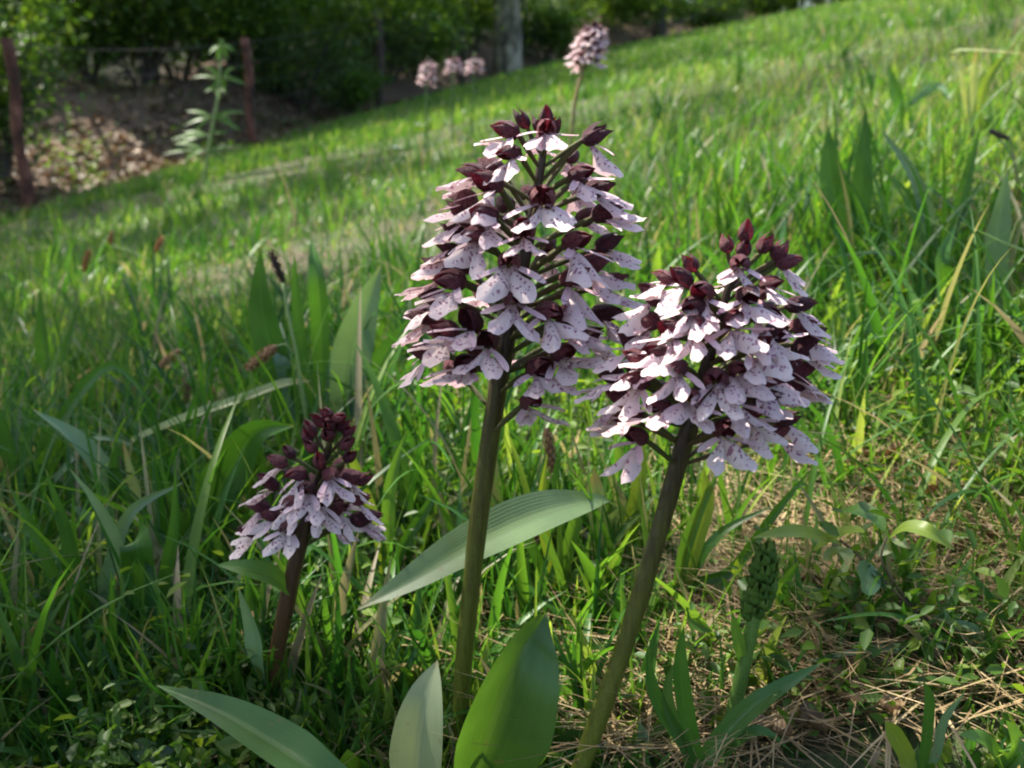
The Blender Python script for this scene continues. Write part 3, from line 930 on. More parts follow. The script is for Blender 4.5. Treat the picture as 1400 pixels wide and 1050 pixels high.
def build_small_orchid():
    s = Spike('lady_orchid', 'shortest lady orchid with dark closed buds on top and few open lilac flowers', 'orchid', 'lady orchids in bloom',
              [(455, 578), (447, 620), (432, 665), (418, 715), (404, 770), (389, 840), (376, 905), (366, 972)], .545,
              [3, 5, 7, 10, 12, 12.5, 12, 12], M['stem_purple'], 10)
    A = lambda X, Y_: (290 + X / 4.375, 550 + Y_ / 4.375)
    for (X, Y_, r) in [(430, 385, 38), (785, 460, 36), (592, 540, 34), (372, 530, 46), (392, 690, 46), (285, 790, 55), (850, 605, 52), (740, 662, 40), (900, 695, 60), (470, 760, 46), (330, 640, 50), (840, 720, 50), (700, 440, 30), (550, 440, 34), (640, 620, 34), (500, 600, 40), (690, 740, 36)]:
        u, v = A(X, Y_); s.bloom(u, v, r, 56, lips=LIPS_NARROW, droop=R(random.uniform(15, 40)))
    for (X, Y_, r) in [(690, 105, 8), (745, 115, 9), (720, 140, 10), (660, 150, 14), (705, 160, 14), (765, 165, 12), (810, 205, 22), (600, 200, 18), (560, 240, 26), (600, 300, 22), (800, 285, 30), (820, 360, 36), (700, 230, 20), (880, 490, 48), (470, 335, 36), (640, 400, 30)]:
        u, v = A(X, Y_); s.bloom(u, v, r, 50, 'bud', droop=R(random.uniform(-30, 5)))
    for k in range(8):
        v = 635 + k * 9; s.bloom(442 - (v - 635) * .28 + math.sin(k * 2.4) * 34, v, 40, 46, 'flower' if k > 3 else 'bud', front=False, lips=LIPS_NARROW)
    s.leaf([(402, 815, .545), (375, 790, .535), (340, 778, .53), (298, 772, .53)], 36, 'herb_leaf', 'ovate', fold=.25, nh=(0, -.6, 1))
    s.leaf([(372, 965, .55), (352, 900, .53), (345, 860, .53), (325, 800, .53)], 34, 'glaucous_leaf', 'lance', fold=.25, nh=(-.4, -.8, .5))
    s.leaf([(372, 1010, .53), (350, 990, .52), (338, 970, .525), (334, 938, .53)], 26, 'herb_leaf', 'lance', fold=.3, nh=(0, -.8, .6))
build_small_orchid()

# green orchid still in bud
def build_budding_orchid():
    s = Spike('budding_orchid', 'green orchid still in tight bud right of the curved stem', 'orchid', None,
              [(1048, 760), (1042, 800), (1030, 850), (1021, 890), (1008, 950), (990, 1020), (982, 1050)], .455, [4, 9, 11, 11, 12, 13, 13], M['stem_green'], 10)
    k = 0
    for v in np.arange(754, 850, 6.5):
        t = (v - 750) / 100
        r = 3 + 14 * math.sin(math.pi * min(1, .12 + t * .72)) * random.uniform(.85, 1.1)
        ax = np.interp(v, [750, 800, 850], [1048, 1042, 1030])
        for j in range(4):
            a = k * 2.4; k += 1
            u = ax + math.sin(a) * r
            s.bloom(u, v + random.uniform(-3, 3), r, 44 * random.uniform(.8, 1.2), 'bud', front=math.cos(a) > 0, droop=R(random.uniform(-58, -12)), hoods=GREEN_BUDS)
    s.leaf([(1015, 920, .455), (1012, 890, .452), (1005, 860, .45), (1000, 835, .447)], 20, 'herb_leaf', 'lance', fold=.4)
    s.leaf([(985, 1080, .46), (950, 1020, .465), (935, 980, .47), (930, 935, .475)], 30, 'blade_leaf', 'lance', fold=.4)
build_budding_orchid()

# orchids farther up the slope
def far_orchid(label, stem_px, Y, box, n, L_px, mat='stem_tan', k=1.0):
    s = Spike('lady_orchid', label, 'orchid', 'lady orchids in bloom', stem_px, Y, [k * q for q in (2, 2.2, 2.4, 2.6, 2.6)][:len(stem_px)], M[mat], 6)
    (u0, v0, w0), (u1, v1, w1) = box          # top and bottom of the spike: axis u, v and mouth radius
    for k in range(n):
        t = (k + .5) / n
        v = v0 + (v1 - v0) * t; ax = u0 + (u1 - u0) * t; r = w0 + (w1 - w0) * min(1, t * 1.6)
        a = k * 2.399
        s.bloom(ax + math.sin(a) * r, v, r, L_px, 'flower', front=math.cos(a) > 0)
    for k in range(3):
        s.bloom(u0 + random.uniform(-2, 2), v0 - 1, 3, L_px * .8, 'bud', droop=R(-40))
far_orchid('lone sunlit lady orchid standing farther up the slope behind the tallest one',
           [(815, 30), (808, 65), (797, 95), (786, 140), (782, 175)], 2.0, ((813, 36, 6), (799, 88, 15)), 34, 17)
far_orchid('blurred distant lady orchid on its own, leftmost of the three by the fence', [(586, 78), (584, 100), (583, 120), (583, 140)], 4.6, ((586, 84, 4), (583, 116, 7)), 20, 9, 'stem_green', .5)
far_orchid('blurred distant lady orchid just left of the thin fence post', [(622, 72), (620, 92), (619, 108), (619, 124)], 5.2, ((622, 80, 4), (620, 97, 7)), 16, 9, 'stem_green', .5)
far_orchid('blurred distant lady orchid just right of the thin fence post', [(649, 72), (648, 92), (647, 108), (647, 120)], 5.2, ((649, 80, 4), (648, 98, 7)), 16, 9, 'stem_green', .5)

# ------------------------------------------------------------------ broad-leaved plants
def plant(name, label, cat, base_uv, leaves, group=None, stems=()):
    b = ground_hit(*base_uv)
    o = empty(name, (b.x, b.y, b.z))
    tag(o, label, cat, group)
    B = Vector((b.x, b.y, b.z))
    for lf in leaves:
        pts, w = lf[0], lf[1]
        mat = lf[2] if len(lf) > 2 else 'blade_leaf'
        kw = dict(lf[3]) if len(lf) > 3 else {}
        prof = kw.pop('prof', 'blade')
        P = [Vector((random.uniform(-.004, .004), random.uniform(-.004, .004), -.006))] if not kw.pop('free', False) else []
        Ys = []
        for p in pts:
            Yp = B.y + (p[2] if len(p) > 2 else 0.0)
            Ys.append(Yp)
            P.append(at(p[0], p[1], Yp) - B)
        Wm = 1.15 * w * (sum(Ys) / len(Ys)) / FPX
        V, F, UV = ribbon(P, Wm, prof, n=kw.pop('n', 18), across=kw.pop('across', 7), **kw)
        link('leaf', meshdata('leaf', V, F, M[mat], uv=UV), o)
    for st in stems:
        pts, r, mat = st[:3]
        P = [Vector((0, 0, -.004))] if not (len(st) > 3 and st[3]) else []
        P += [at(p[0], p[1], B.y + (p[2] if len(p) > 2 else 0)) - B for p in pts]
        C = catmull(P, 14)
        V, F, UV = tube(C, r * B.y / FPX, 6)
        link('stem', meshdata('stem', V, F, M[mat], uv=UV), o)
    return o, B
G1 = 'broad-bladed plants in the grass'
plant('strap_leaf_plant', 'clump of upright strap leaves, one grey-green, left of the tall orchid', 'plant', (440, 640), [
    ([(405, 590), (378, 500), (358, 420), (356, 336)], 40, 'blade_leaf', {'fold': .35}),
    ([(440, 540), (438, 440), (432, 370), (425, 325, .02)], 24, 'blade_leaf', {'fold': .4}),
    ([(428, 560), (412, 470), (405, 400), (402, 345)], 15, 'blade_leaf'),
    ([(465, 560), (478, 500), (497, 430), (521, 362)], 50, 'glaucous_leaf', {'fold': .25, 'nh': (.1, -1, .5)}),
    ([(485, 590), (505, 545), (530, 490), (566, 430)], 46, 'blade_leaf', {'fold': .45, 'nh': (-.3, -1, .4)}),
    ([(480, 590), (490, 555), (505, 520), (530, 470, .05)], 26, 'pale_leaf', {'fold': .3}),
    ([(425, 600), (400, 530), (385, 480), (384, 440, .05)], 26, 'glaucous_leaf'),
], G1)
plant('strap_leaf_plant', 'broad ribbed blade with a pale tip bent over, left of the shortest orchid', 'plant', (262, 830), [
    ([(272, 770), (292, 690), (322, 630), (352, 590, -.01), (402, 582, -.03)], 62, 'blade_leaf', {'fold': .4, 'nh': (.2, -1, .3), 'prof': 'lance'}),
    ([(285, 780), (310, 700), (340, 640), (362, 570)], 22, 'young_leaf', {'fold': .4}),
    ([(265, 800), (255, 740), (235, 680), (212, 620)], 14, 'blade_leaf'),
], G1)
plant('strap_leaf_plant', 'dark upright blade folded over with a shining bend, in the shaded grass', 'plant', (205, 930), [
    ([(200, 860), (194, 790), (188, 745, -.01), (196, 725, .02), (208, 708, .05)], 42, 'blade_leaf', {'fold': .25, 'prof': 'strap', 'nh': (0, -1, .2)}),
    ([(215, 860), (228, 780), (238, 720), (240, 640)], 18, 'blade_leaf'),
    ([(190, 860), (165, 760), (140, 700), (95, 640)], 18, 'glaucous_leaf'),
], G1)
plant('strap_leaf_plant', 'pair of narrow grooved blades arching over in the shade at far left', 'plant', (190, 800), [
    ([(180, 740), (165, 680), (158, 640), (160, 598)], 20, 'blade_leaf', {'fold': .6}),
    ([(192, 740), (188, 680), (178, 640), (168, 600)], 14, 'pale_leaf', {'fold': .5}),
    ([(175, 740), (150, 660), (105, 600), (45, 560)], 32, 'glaucous_leaf', {'fold': .3, 'nh': (.4, -.7, .8), 'prof': 'lance'}),
    ([(170, 760), (150, 735), (125, 710), (95, 690)], 22, 'glaucous_leaf', {'nh': (0, -.5, 1)}),
], G1)
plant('dry_blade', 'long pale dry blade lying across the grass left of the tall orchid', 'grass blade', (172, 612), [
    ([(180, 604, -.30), (250, 575, -.30), (330, 548, -.29), (385, 528, -.28), (425, 521, -.27)], 18, 'pale_leaf', {'free': True, 'fold': .5, 'nh': (0, -.4, 1), 'prof': 'strap'}),
])
plant('strap_leaf_plant', 'drooping grey-green broad leaf behind the tall orchid stem with pale sheaths', 'plant', (822, 800), [
    ([(820, 740), (815, 690), (812, 640)], 24, 'pale_leaf', {'fold': .5, 'prof': 'strap'}),
    ([(826, 760), (838, 710), (832, 685, -.02), (795, 688, -.06), (730, 706, -.10), (640, 748, -.13), (560, 795, -.15), (488, 834, -.16)], 60, 'grey_leaf', {'fold': .3, 'nh': (-.1, -.8, .9), 'prof': 'spoon', 'n': 28, 'wave': .02}),
    ([(850, 760), (868, 690), (876, 640), (880, 600)], 20, 'young_leaf', {'fold': .4}),
    ([(800, 760), (772, 720), (760, 660), (765, 610)], 14, 'blade_leaf'),
], G1)
plant('strap_leaf_plant', 'pair of dark upright pointed blades standing in the slope above the stout orchid', 'plant', (1170, 372), [
    ([(1163, 340), (1145, 280), (1134, 230), (1132, 172)], 36, 'blade_leaf', {'fold': .3}),
    ([(1174, 320), (1177, 260), (1180, 210), (1184, 148)], 25, 'blade_leaf', {'fold': .3}),
], G1)
plant('strap_leaf_plant', 'open clump of narrow grey-green blades splaying both ways at the right', 'plant', (1285, 385), [
    ([(1278, 350), (1270, 310), (1248, 240), (1202, 174)], 20, 'glaucous_leaf', {'fold': .3}),
    ([(1292, 350), (1306, 300), (1322, 240), (1341, 170)], 17, 'blade_leaf', {'fold': .3}),
    ([(1280, 350), (1262, 300), (1245, 270), (1215, 235)], 12, 'blade_leaf'),
    ([(1275, 370), (1240, 352, -.05), (1200, 344, -.08), (1130, 352, -.1)], 6, 'glaucous_leaf'),
], G1)
plant('strap_leaf_plant', 'upright broad blade with glinting twisted tip near the right edge', 'plant', (1298, 500), [
    ([(1298, 450), (1292, 390), (1288, 350), (1308, 305, .03)], 26, 'blade_leaf', {'fold': .35, 'prof': 'lance', 'nh': (0, -1, .4)}),
    ([(1310, 460), (1325, 420), (1335, 370), (1338, 320)], 12, 'blade_leaf'),
], G1)
plant('strap_leaf_plant', 'tall dull blade at the right edge crossed by a pale leaning one', 'plant', (1365, 470), [
    ([(1362, 410), (1360, 340), (1368, 290), (1377, 228)], 30, 'glaucous_leaf', {'fold': .3}),
    ([(1385, 420), (1420, 380), (1440, 360), (1390, 340, -.04), (1308, 302, -.1)], 18, 'glaucous_leaf', {'fold': .3, 'nh': (0, -.4, 1)}),
], G1)
plant('strap_leaf_plant', 'sunlit pale blades high on the slope at the top right corner', 'plant', (1330, 200), [
    ([(1320, 150), (1312, 100), (1306, 70), (1420, 75, -.1)], 12, 'pale_leaf', {'nh': (0, -.4, 1)}),
    ([(1328, 150), (1330, 110), (1336, 60)], 12, 'pale_leaf'),
    ([(1335, 160), (1350, 110), (1385, 60)], 12, 'young_leaf'),
], G1)
plant('strap_leaf_plant', 'single dark narrow blade in the sunlit grass near the top right', 'plant', (1235, 175), [
    ([(1230, 150), (1222, 120), (1213, 85)], 14, 'blade_leaf', {'fold': .3}),
    ([(1240, 150), (1262, 125), (1285, 118), (1300, 140, -.05)], 12, 'glaucous_leaf'),
], G1)
plant('strap_leaf_plant', 'small dark pointed blade standing at the left edge of the meadow', 'plant', (66, 560), [
    ([(64, 520), (58, 460), (55, 390)], 18, 'blade_leaf', {'fold': .3}),
    ([(72, 530), (92, 470), (110, 410)], 10, 'blade_leaf'),
], G1)
plant('strap_leaf_plant', 'spread of dark arching blades between the green bud and the bottom edge', 'plant', (955, 1075), [
    ([(965, 1040), (1010, 985), (1060, 945), (1125, 905, .02)], 30, 'blade_leaf', {'fold': .4, 'nh': (0, -.6, 1)}),
    ([(950, 1030), (935, 960), (930, 900), (935, 855)], 24, 'blade_leaf', {'fold': .4}),
    ([(940, 1030), (905, 970), (890, 930), (885, 880)], 20, 'blade_leaf', {'fold': .4}),
    ([(945, 1040), (920, 985), (912, 940), (925, 900)], 18, 'orchid_leaf', {'fold': .4}),
    ([(975, 1050), (1010, 1010), (1045, 1000), (1085, 1030)], 18, 'blade_leaf', {'nh': (0, -.6, 1)}),
], G1)
plant('strap_leaf_plant', 'flat tuft of long grey-green blades arching left from the right edge', 'plant', (1370, 905), [
    ([(1340, 885), (1260, 885), (1180, 890), (1100, 905)], 14, 'glaucous_leaf', {'nh': (0, -.5, 1)}),
    ([(1345, 895), (1280, 895), (1200, 910), (1110, 930)], 18, 'blade_leaf', {'nh': (0, -.5, 1)}),
    ([(1350, 880), (1320, 862), (1298, 850), (1290, 830)], 18, 'glaucous_leaf', {'nh': (0, -.5, 1)}),
    ([(1380, 895), (1350, 870), (1320, 855), (1282, 846)], 16, 'glaucous_leaf', {'nh': (-.2, -.5, 1)}),
    ([(1345, 900), (1290, 870), (1210, 840), (1120, 850)], 10, 'blade_leaf', {'nh': (0, -.5, 1)}),
    ([(1380, 900), (1420, 880), (1450, 890)], 14, 'blade_leaf'),
], G1)
plant('strap_leaf_plant', 'short bright upright leaves at the bottom right corner', 'plant', (1245, 1070), [
    ([(1240, 1040), (1226, 1010), (1210, 985)], 24, 'young_leaf', {'prof': 'strap', 'fold': .3}),
    ([(1262, 1040), (1270, 960), (1262, 930)], 16, 'blade_leaf'),
    ([(1275, 1040), (1290, 985), (1320, 945)], 14, 'glaucous_leaf'),
], G1)
plant('herb_plant', 'low herb with broad bright green leaves in the bottom right corner', 'plant', (1375, 1060), [
    ([(1360, 1030), (1340, 1010), (1312, 1005)], 30, 'herb_leaf', {'prof': 'ovate', 'nh': (0, -.4, 1)}),
    ([(1385, 1030), (1385, 1010), (1375, 985)], 40, 'herb_leaf', {'prof': 'ovate', 'nh': (0, -.4, 1)}),
    ([(1390, 1040), (1420, 1020), (1440, 1000)], 40, 'herb_leaf', {'prof': 'ovate', 'nh': (0, -.4, 1)}),
])
plant('herb_plant', 'low herb with rounded grey-green leaves at the bottom left', 'plant', (222, 1055), [
    ([(260, 1080, -.02), (240, 1058, -.025), (210, 1035, -.025), (165, 1014, -.02)], 46, 'glaucous_leaf', {'prof': 'ovate', 'fold': .15, 'nh': (0, -.5, 1), 'free': True}),
    ([(222, 1035), (218, 1000), (212, 975)], 52, 'glaucous_leaf', {'prof': 'ovate', 'fold': .1, 'nh': (0, -.7, .8)}),
    ([(180, 1020), (145, 995), (108, 985)], 34, 'herb_leaf', {'prof': 'ovate', 'nh': (0, -.4, 1)}),
    ([(260, 1010), (280, 990), (300, 985)], 30, 'glaucous_leaf', {'prof': 'ovate', 'nh': (0, -.4, 1)}),
    ([(240, 1000), (270, 950), (262, 925)], 26, 'herb_leaf', {'prof': 'ovate', 'nh': (0, -.4, 1)}),
])
plant('tree_seedling', 'slender seedling with arching yellow-green leaves on a brown twig by the straw', 'seedling', (1300, 880), [
    ([(1150, 742, .03), (1115, 732, .02), (1080, 728, .01), (1030, 735, 0)], 26, 'young_leaf', {'free': True, 'prof': 'ovate', 'nh': (0, -.5, 1)}),
    ([(1112, 752, .03), (1140, 735, .02), (1165, 728, .01), (1182, 728, 0)], 28, 'young_leaf', {'free': True, 'prof': 'ovate', 'nh': (0, -.5, 1)}),
    ([(1150, 700, .04), (1172, 698, .03), (1195, 708, .02), (1210, 728, .01)], 30, 'herb_leaf', {'free': True, 'prof': 'ovate', 'nh': (.1, -.6, 1)}),
    ([(1216, 735, .0), (1240, 722, -.01), (1270, 728, -.02), (1305, 752, -.02)], 28, 'young_leaf', {'free': True, 'prof': 'ovate', 'nh': (0, -.6, 1)}),
    ([(1190, 770, .01), (1186, 785, 0), (1180, 800, -.01), (1178, 808, -.02)], 40, 'glaucous_leaf', {'free': True, 'prof': 'ovate', 'nh': (0, -1, .4)}),
    ([(1125, 765, .02), (1140, 758, .02), (1155, 756, .01), (1160, 775, 0)], 24, 'pale_leaf', {'free': True, 'prof': 'ovate', 'nh': (0, -.6, 1)}),
    ([(1200, 760, .01), (1220, 745, .01), (1232, 742, .0), (1245, 750, 0)], 22, 'pale_leaf', {'free': True, 'prof': 'ovate', 'nh': (0, -.6, 1)}),
], None, [([(1265, 850), (1215, 800), (1180, 765, .02), (1148, 738, .03)], 2.2, 'twig'), ([(1265, 850), (1225, 800), (1205, 765), (1212, 735)], 1.8, 'twig')])

plant('strap_leaf_plant', 'loose fan of long dark blades in the shade below the folded-over blade', 'plant', (110, 930), [
    ([(90, 840), (55, 740), (10, 660)], 18, 'blade_leaf', {'fold': .35}),
    ([(105, 840), (95, 740), (62, 640)], 22, 'blade_leaf', {'fold': .35}),
    ([(125, 850), (150, 780), (180, 700), (250, 660)], 20, 'glaucous_leaf', {'fold': .3}),
    ([(120, 880), (60, 860), (20, 850), (-40, 880)], 16, 'blade_leaf', {'nh': (0, -.5, 1)}),
    ([(130, 880), (180, 840), (250, 830), (320, 870)], 14, 'blade_leaf', {'nh': (0, -.5, 1)}),
], G1)
plant('strap_leaf_plant', 'arching blades at the left edge halfway up the picture', 'plant', (30, 760), [
    ([(25, 690), (10, 600), (-20, 520)], 20, 'blade_leaf', {'fold': .35}),
    ([(40, 690), (75, 590), (150, 500), (215, 560)], 16, 'blade_leaf', {'fold': .35}),
    ([(45, 700), (90, 640), (130, 600), (190, 610)], 14, 'glaucous_leaf', {'nh': (0, -.5, 1)}),
    ([(20, 700), (40, 600), (95, 520)], 14, 'blade_leaf'),
], G1)
plant('strap_leaf_plant', 'bright narrow blades between the shortest and the tallest orchid', 'plant', (530, 830), [
    ([(520, 740), (490, 650), (470, 600)], 16, 'young_leaf', {'fold': .35}),
    ([(530, 740), (535, 660), (555, 590)], 18, 'herb_leaf', {'fold': .35}),
    ([(545, 760), (580, 700), (610, 650)], 14, 'blade_leaf', {'fold': .35}),
    ([(515, 790), (480, 750), (430, 745), (400, 790)], 13, 'herb_leaf', {'nh': (0, -.5, 1)}),
    ([(540, 800), (575, 830), (605, 860), (632, 885)], 14, 'blade_leaf', {'nh': (0, -.5, 1)}),
], G1)
plant('strap_leaf_plant', 'bright upright blades between the tall stem and the curved stem', 'plant', (760, 850), [
    ([(755, 780), (740, 700), (748, 620)], 15, 'young_leaf', {'fold': .35}),
    ([(770, 780), (790, 700), (795, 640)], 18, 'herb_leaf', {'fold': .35}),
    ([(745, 790), (715, 720), (690, 660)], 14, 'blade_leaf', {'fold': .35}),
    ([(775, 800), (820, 770), (860, 790)], 13, 'herb_leaf', {'nh': (0, -.5, 1)}),
], G1)
plant('strap_leaf_plant', 'light green blades leaning right just behind the curved stem', 'plant', (930, 850), [
    ([(930, 780), (950, 710), (985, 640)], 18, 'herb_leaf', {'fold': .35}),
    ([(945, 790), (985, 730), (1060, 690)], 14, 'blade_leaf', {'nh': (0, -.6, 1)}),
    ([(940, 780), (965, 690), (962, 640)], 22, 'young_leaf', {'fold': .35}),
    ([(950, 800), (1000, 780), (1060, 700), (1110, 640)], 15, 'blade_leaf', {'fold': .35}),
], G1)

# tall young herb against the bank with whorled leaves
def build_tall_herb():
    Y = ground_hit(279, 252).y
    pts = [(279, 245), (285, 205), (292, 165), (299, 125), (301, 85), (303, 62)]
    P = [at(u, v, Y) for u, v in pts]
    g = hz(P[0].x, P[0].y)
    B = Vector((P[0].x, P[0].y, g))
    P = [Vector((P[0].x, P[0].y, g - .01))] + P
    o = empty('leafy_herb', B)
    tag(o, 'tall pale-stemmed herb with whorls of narrow leaves by the brown bank', 'plant')
    C = catmull([p - B for p in P], 24)
    V, F, UV = tube(C, np.linspace(.0145, .004, 24), 8)
    link('stem', meshdata('stem', V, F, M['stem_pale'], uv=UV), o)
    S = Y / FPX
    for (u, v, ls) in [(303, 62, [(-18, 12), (18, 10), (0, -8), (8, 20), (-6, 22)]), (301, 108, [(-38, -2), (36, 8), (-22, -18), (22, -16), (8, 14), (-10, 16), (16, -2)]),
                       (296, 122, [(14, 6), (-16, 4), (4, 14)]), (290, 160, [(-40, 12), (-24, 22), (28, 4), (46, -6), (40, 20), (-36, -8)]),
                       (284, 185, [(-44, 14), (-52, 6), (28, -2), (-34, -4)]), (281, 205, [(-44, -10), (-60, 6), (40, 4), (58, -4), (-30, 16), (30, 18)])]:
        c = at(u, v, Y)
        for (du, dv) in ls:
            dep = random.uniform(-.06, .06)
            e = at(u + du, v + dv, Y + dep)
            m = (c + e) * .5 + Vector((0, 0, .012))
            V, F, UV = ribbon([c - B, m - B, e - B], 6.5 * S, 'lance', n=8, across=5, fold=.3, nh=(random.uniform(-.4, .4), -.8, .8))
            link('leaf', meshdata('leaf', V, F, M['herb_leaf'], uv=UV), o)
build_tall_herb()

# white flowers in the far grass
def build_white_flowers():
    for (u, v, lab) in [(543, 203, 'pale bluish-white wild flower in the grass below the distant orchids'), (575, 172, 'tiny white wild flower higher in the grass below the distant orchids')]:
        b = ground_hit(u, v + 14)
        c = at(u, v, b.y)
        o = empty('white_flower', b); tag(o, lab, 'flower', 'white flowers in the grass')
        B = Vector(b)
        V, F, UV = tube(catmull([Vector((0, 0, -.01)), (c - B) * .5, c - B], 6), .003, 5)
        link('stem', meshdata('stem', V, F, M['stem_green'], uv=UV), o)
        for k in range(6):
            a = k * 1.047 + .3; L_ = 9 * b.y / FPX
            d = Vector((math.cos(a), math.sin(a), .45))
            V, F, UV = ribbon([c - B, c - B + d * L_ * .5, c - B + Vector((d.x, d.y, .2)) * L_], L_ * .6, 'ovate', n=6, across=3, nh=(0, 0, 1))
            link('petal', meshdata('petal', V, F, M['white_petal'], uv=UV), o)
build_white_flowers()

# ------------------------------------------------------------------ sedges with brown spikelets
def spikelet_mesh(P0, P1, r, mat, seed):
    rg = random.Random(seed)
    V, F = [], []
    ax = P1 - P0; L = ax.length; ax.normalize()
    sx = ax.cross(Vector((0, 1, .2))).normalized(); sy = ax.cross(sx)
    C = catmull([P0, (P0 + P1) * .5, P1], 6)
    v, f, uv = tube(C, [r * .4, r * .6, r * .62, r * .6, r * .5, r * .2], 6)
    V = [tuple(x) for x in v]; F = list(f)
    n = 42
    for k in range(n):                        # overlapping scales
        t = (k + .5) / n; a = k * 2.399
        rr = r * (.55 + .45 * math.sin(math.pi * min(1, .15 + t * .8)))
        d = sx * math.cos(a) + sy * math.sin(a)
        tn = ax.cross(d)
        c = P0 + ax * (t * L * .95)
        h = L * .10 * rg.uniform(.8, 1.3); w = r * .42
        o = len(V)
        V += [tuple(c + d * rr * .55), tuple(c + ax * h * .5 + d * rr + tn * w), tuple(c + ax * h * 1.25 + d * rr * 1.12), tuple(c + ax * h * .5 + d * rr - tn * w)]
        F += [(o, o + 1, o + 2), (o, o + 2, o + 3)]
    return meshdata('spikelet', np.array(V), F, M[mat], uv=np.zeros((len(V), 2)), smooth=False)
def sedge(label, base, stem, spikes, wpx=3.0, mat='stem_pale'):
    b = ground_hit(*base); B = Vector(b)
    o = empty('sedge_stalk', b); tag(o, label, 'sedge', 'sedge stalks in the grass')
    P = [Vector((0, 0, -.006))] + [at(u, v, b.y) - B for u, v in stem]
    C = catmull(P, 20)
    V, F, UV = tube(C, np.linspace(wpx * .6, wpx * .4, 20) * b.y / FPX, 6)
    link('stem', meshdata('stem', V, F, M[mat], uv=UV), o)
    for k, (u0, v0, u1, v1, r, m, st) in enumerate(spikes):
        p0, p1 = at(u0, v0, b.y - .005) - B, at(u1, v1, b.y - .012) - B
        sp = link('spikelet', spikelet_mesh(p0, p1, r * b.y / FPX, m, k), o)
        if st:
            q = [at(*st, b.y) - B, (at(*st, b.y) - B + p0) * .5 + Vector((0, 0, .006)), p0]
            V, F, UV = tube(catmull(q, 6), 1.0 * b.y / FPX, 5)
            link('stalk', meshdata('stalk', V, F, M[mat], uv=UV), sp)
sedge('sedge stalk with black tip spike and brown drooping spikelet, left of the tall orchid', (424, 680), [(421, 600), (408, 500), (394, 430), (387, 388)],
      [(388, 386, 370, 344, 6, 'spikelet_dark', None), (378, 473, 338, 504, 9, 'spikelet', (404, 486))], 5)
sedge('thin sedge stalk with two brown spikelets hanging between the two tall orchids', (734, 790), [(734, 740), (736, 660), (742, 600), (746, 575)],
      [(748, 585, 756, 645, 8, 'spikelet', None), (735, 690, 733, 742, 9, 'spikelet', None)], 2.5)
sedge('low sedge stalk with brown spikelets in the shaded grass at left', (262, 600), [(262, 580), (268, 540), (262, 500)],
      [(246, 478, 218, 502, 6, 'spikelet', (262, 500)), (254, 512, 256, 548, 6, 'spikelet', (262, 500)), (284, 525, 296, 548, 6, 'spikelet', (266, 530))], 2.5)
sedge('far sedge stalk with one dark curved spikelet at left', (116, 420), [(116, 400), (115, 375)], [(115, 372, 122, 342, 4.5, 'spikelet', None)], 2.5)
sedge('far sedge stalk with short dark spikelet, second from left', (213, 390), [(213, 370), (212, 345)], [(212, 346, 222, 324, 4, 'spikelet', None), (150, 335, 153, 316, 3, 'spikelet', (212, 360))], 2.5)
sedge('bent sedge stalk with dark spikelets at the right edge', (1395, 330), [(1398, 290), (1392, 240), (1375, 200), (1352, 178)],
      [(1352, 178, 1380, 190, 4, 'spikelet_dark', None), (1392, 255, 1386, 282, 6, 'spikelet', None)], 2.5)

# ------------------------------------------------------------------ dead leaves
def dead_leaf_mesh(seed):
    rg = random.Random(seed)
    n, ac = 8, 7
    V, UV, F = [], [], []
    b1, b2, ph = rg.uniform(.1, .5), rg.uniform(-.6, .6), rg.uniform(0, 6)
    for i in range(n):
        t = i / (n - 1)
        hw = .34 * math.sin(math.pi * (t * .96 + .02)) ** .8 * (1 + .25 * math.sin(t * 22 + ph))
        for k in range(ac):
            s = -1 + 2 * k / (ac - 1)
            V.append((s * hw, t - .5, b1 * s * s * .5 + b2 * (t - .5) ** 2 + .06 * math.sin(7 * t + 4 * s + ph)))
            UV.append(((s + 1) / 2, t))
    for i in range(n - 1):
        for k in range(ac - 1):
            a = i * ac + k; F.append((a, a + 1, a + ac + 1, a + ac))
    return meshdata('dead_leaf', np.array(V), np.array(F), M['dead_leaf'], uv=np.array(UV), attrs={'rnd': np.full(len(V), .5)})
DEAD = [dead_leaf_mesh(s) for s in range(6)]
def dead_leaf(u, v, size_px, label):
    g = ground_hit(u, v)
    o = link('dead_leaf', random.choice(DEAD))
    s = size_px * g.y / FPX
    o.location = (g.x, g.y, hz(g.x, g.y) + .012 + s * .08)
    o.rotation_euler = (random.uniform(-.3, .3), random.uniform(-.3, .3), random.uniform(0, 6.28))
    o.scale = (s, s, s)
    tag(o, label, 'leaf', 'fallen leaves on the ground')
ORD = ['leftmost', 'second', 'third', 'fourth']
for k, (u, v, s_) in enumerate([(1050, 1034, 66), (1108, 1018, 60), (1160, 992, 70), (1212, 1004, 56)]):
    dead_leaf(u, v, s_, ORD[k] + ' of four brown fallen leaves along the bottom edge, counted from the green bud')
for k, (u, v, s_) in enumerate([(1205, 652, 54), (1262, 700, 56), (1352, 762, 50)]):
    dead_leaf(u, v, s_, ORD[k] + ' of three tan fallen leaves behind the seedling twig, counted from the stout orchid')
dead_leaf(1085, 872, 46, 'small brown fallen leaf between the seedling and the green bud')
dead_leaf(330, 888, 30, 'small fallen leaf on the dark ground beside the shortest orchid stem')
dead_leaf(70, 985, 56, 'brown fallen leaf on the dark ground in the bottom left corner')
def twig(label, pts, r, mat='twig'):
    P = [ground_hit(u, v) for (u, v) in pts]
    B = P[0]
    C = catmull([p - B + Vector((0, 0, .02)) for p in P], 12)
    V, F, UV = tube(C, np.linspace(r, r * .6, 12), 6, True, .12)
    o = link('twig', meshdata('twig', V, F, M[mat], uv=UV), None, B)
    tag(o, label, 'twig', 'fallen twigs')
twig('pale dry twig lying between the curved stem and the green bud', [(885, 995), (915, 960), (948, 925)], .0022, 'twig')
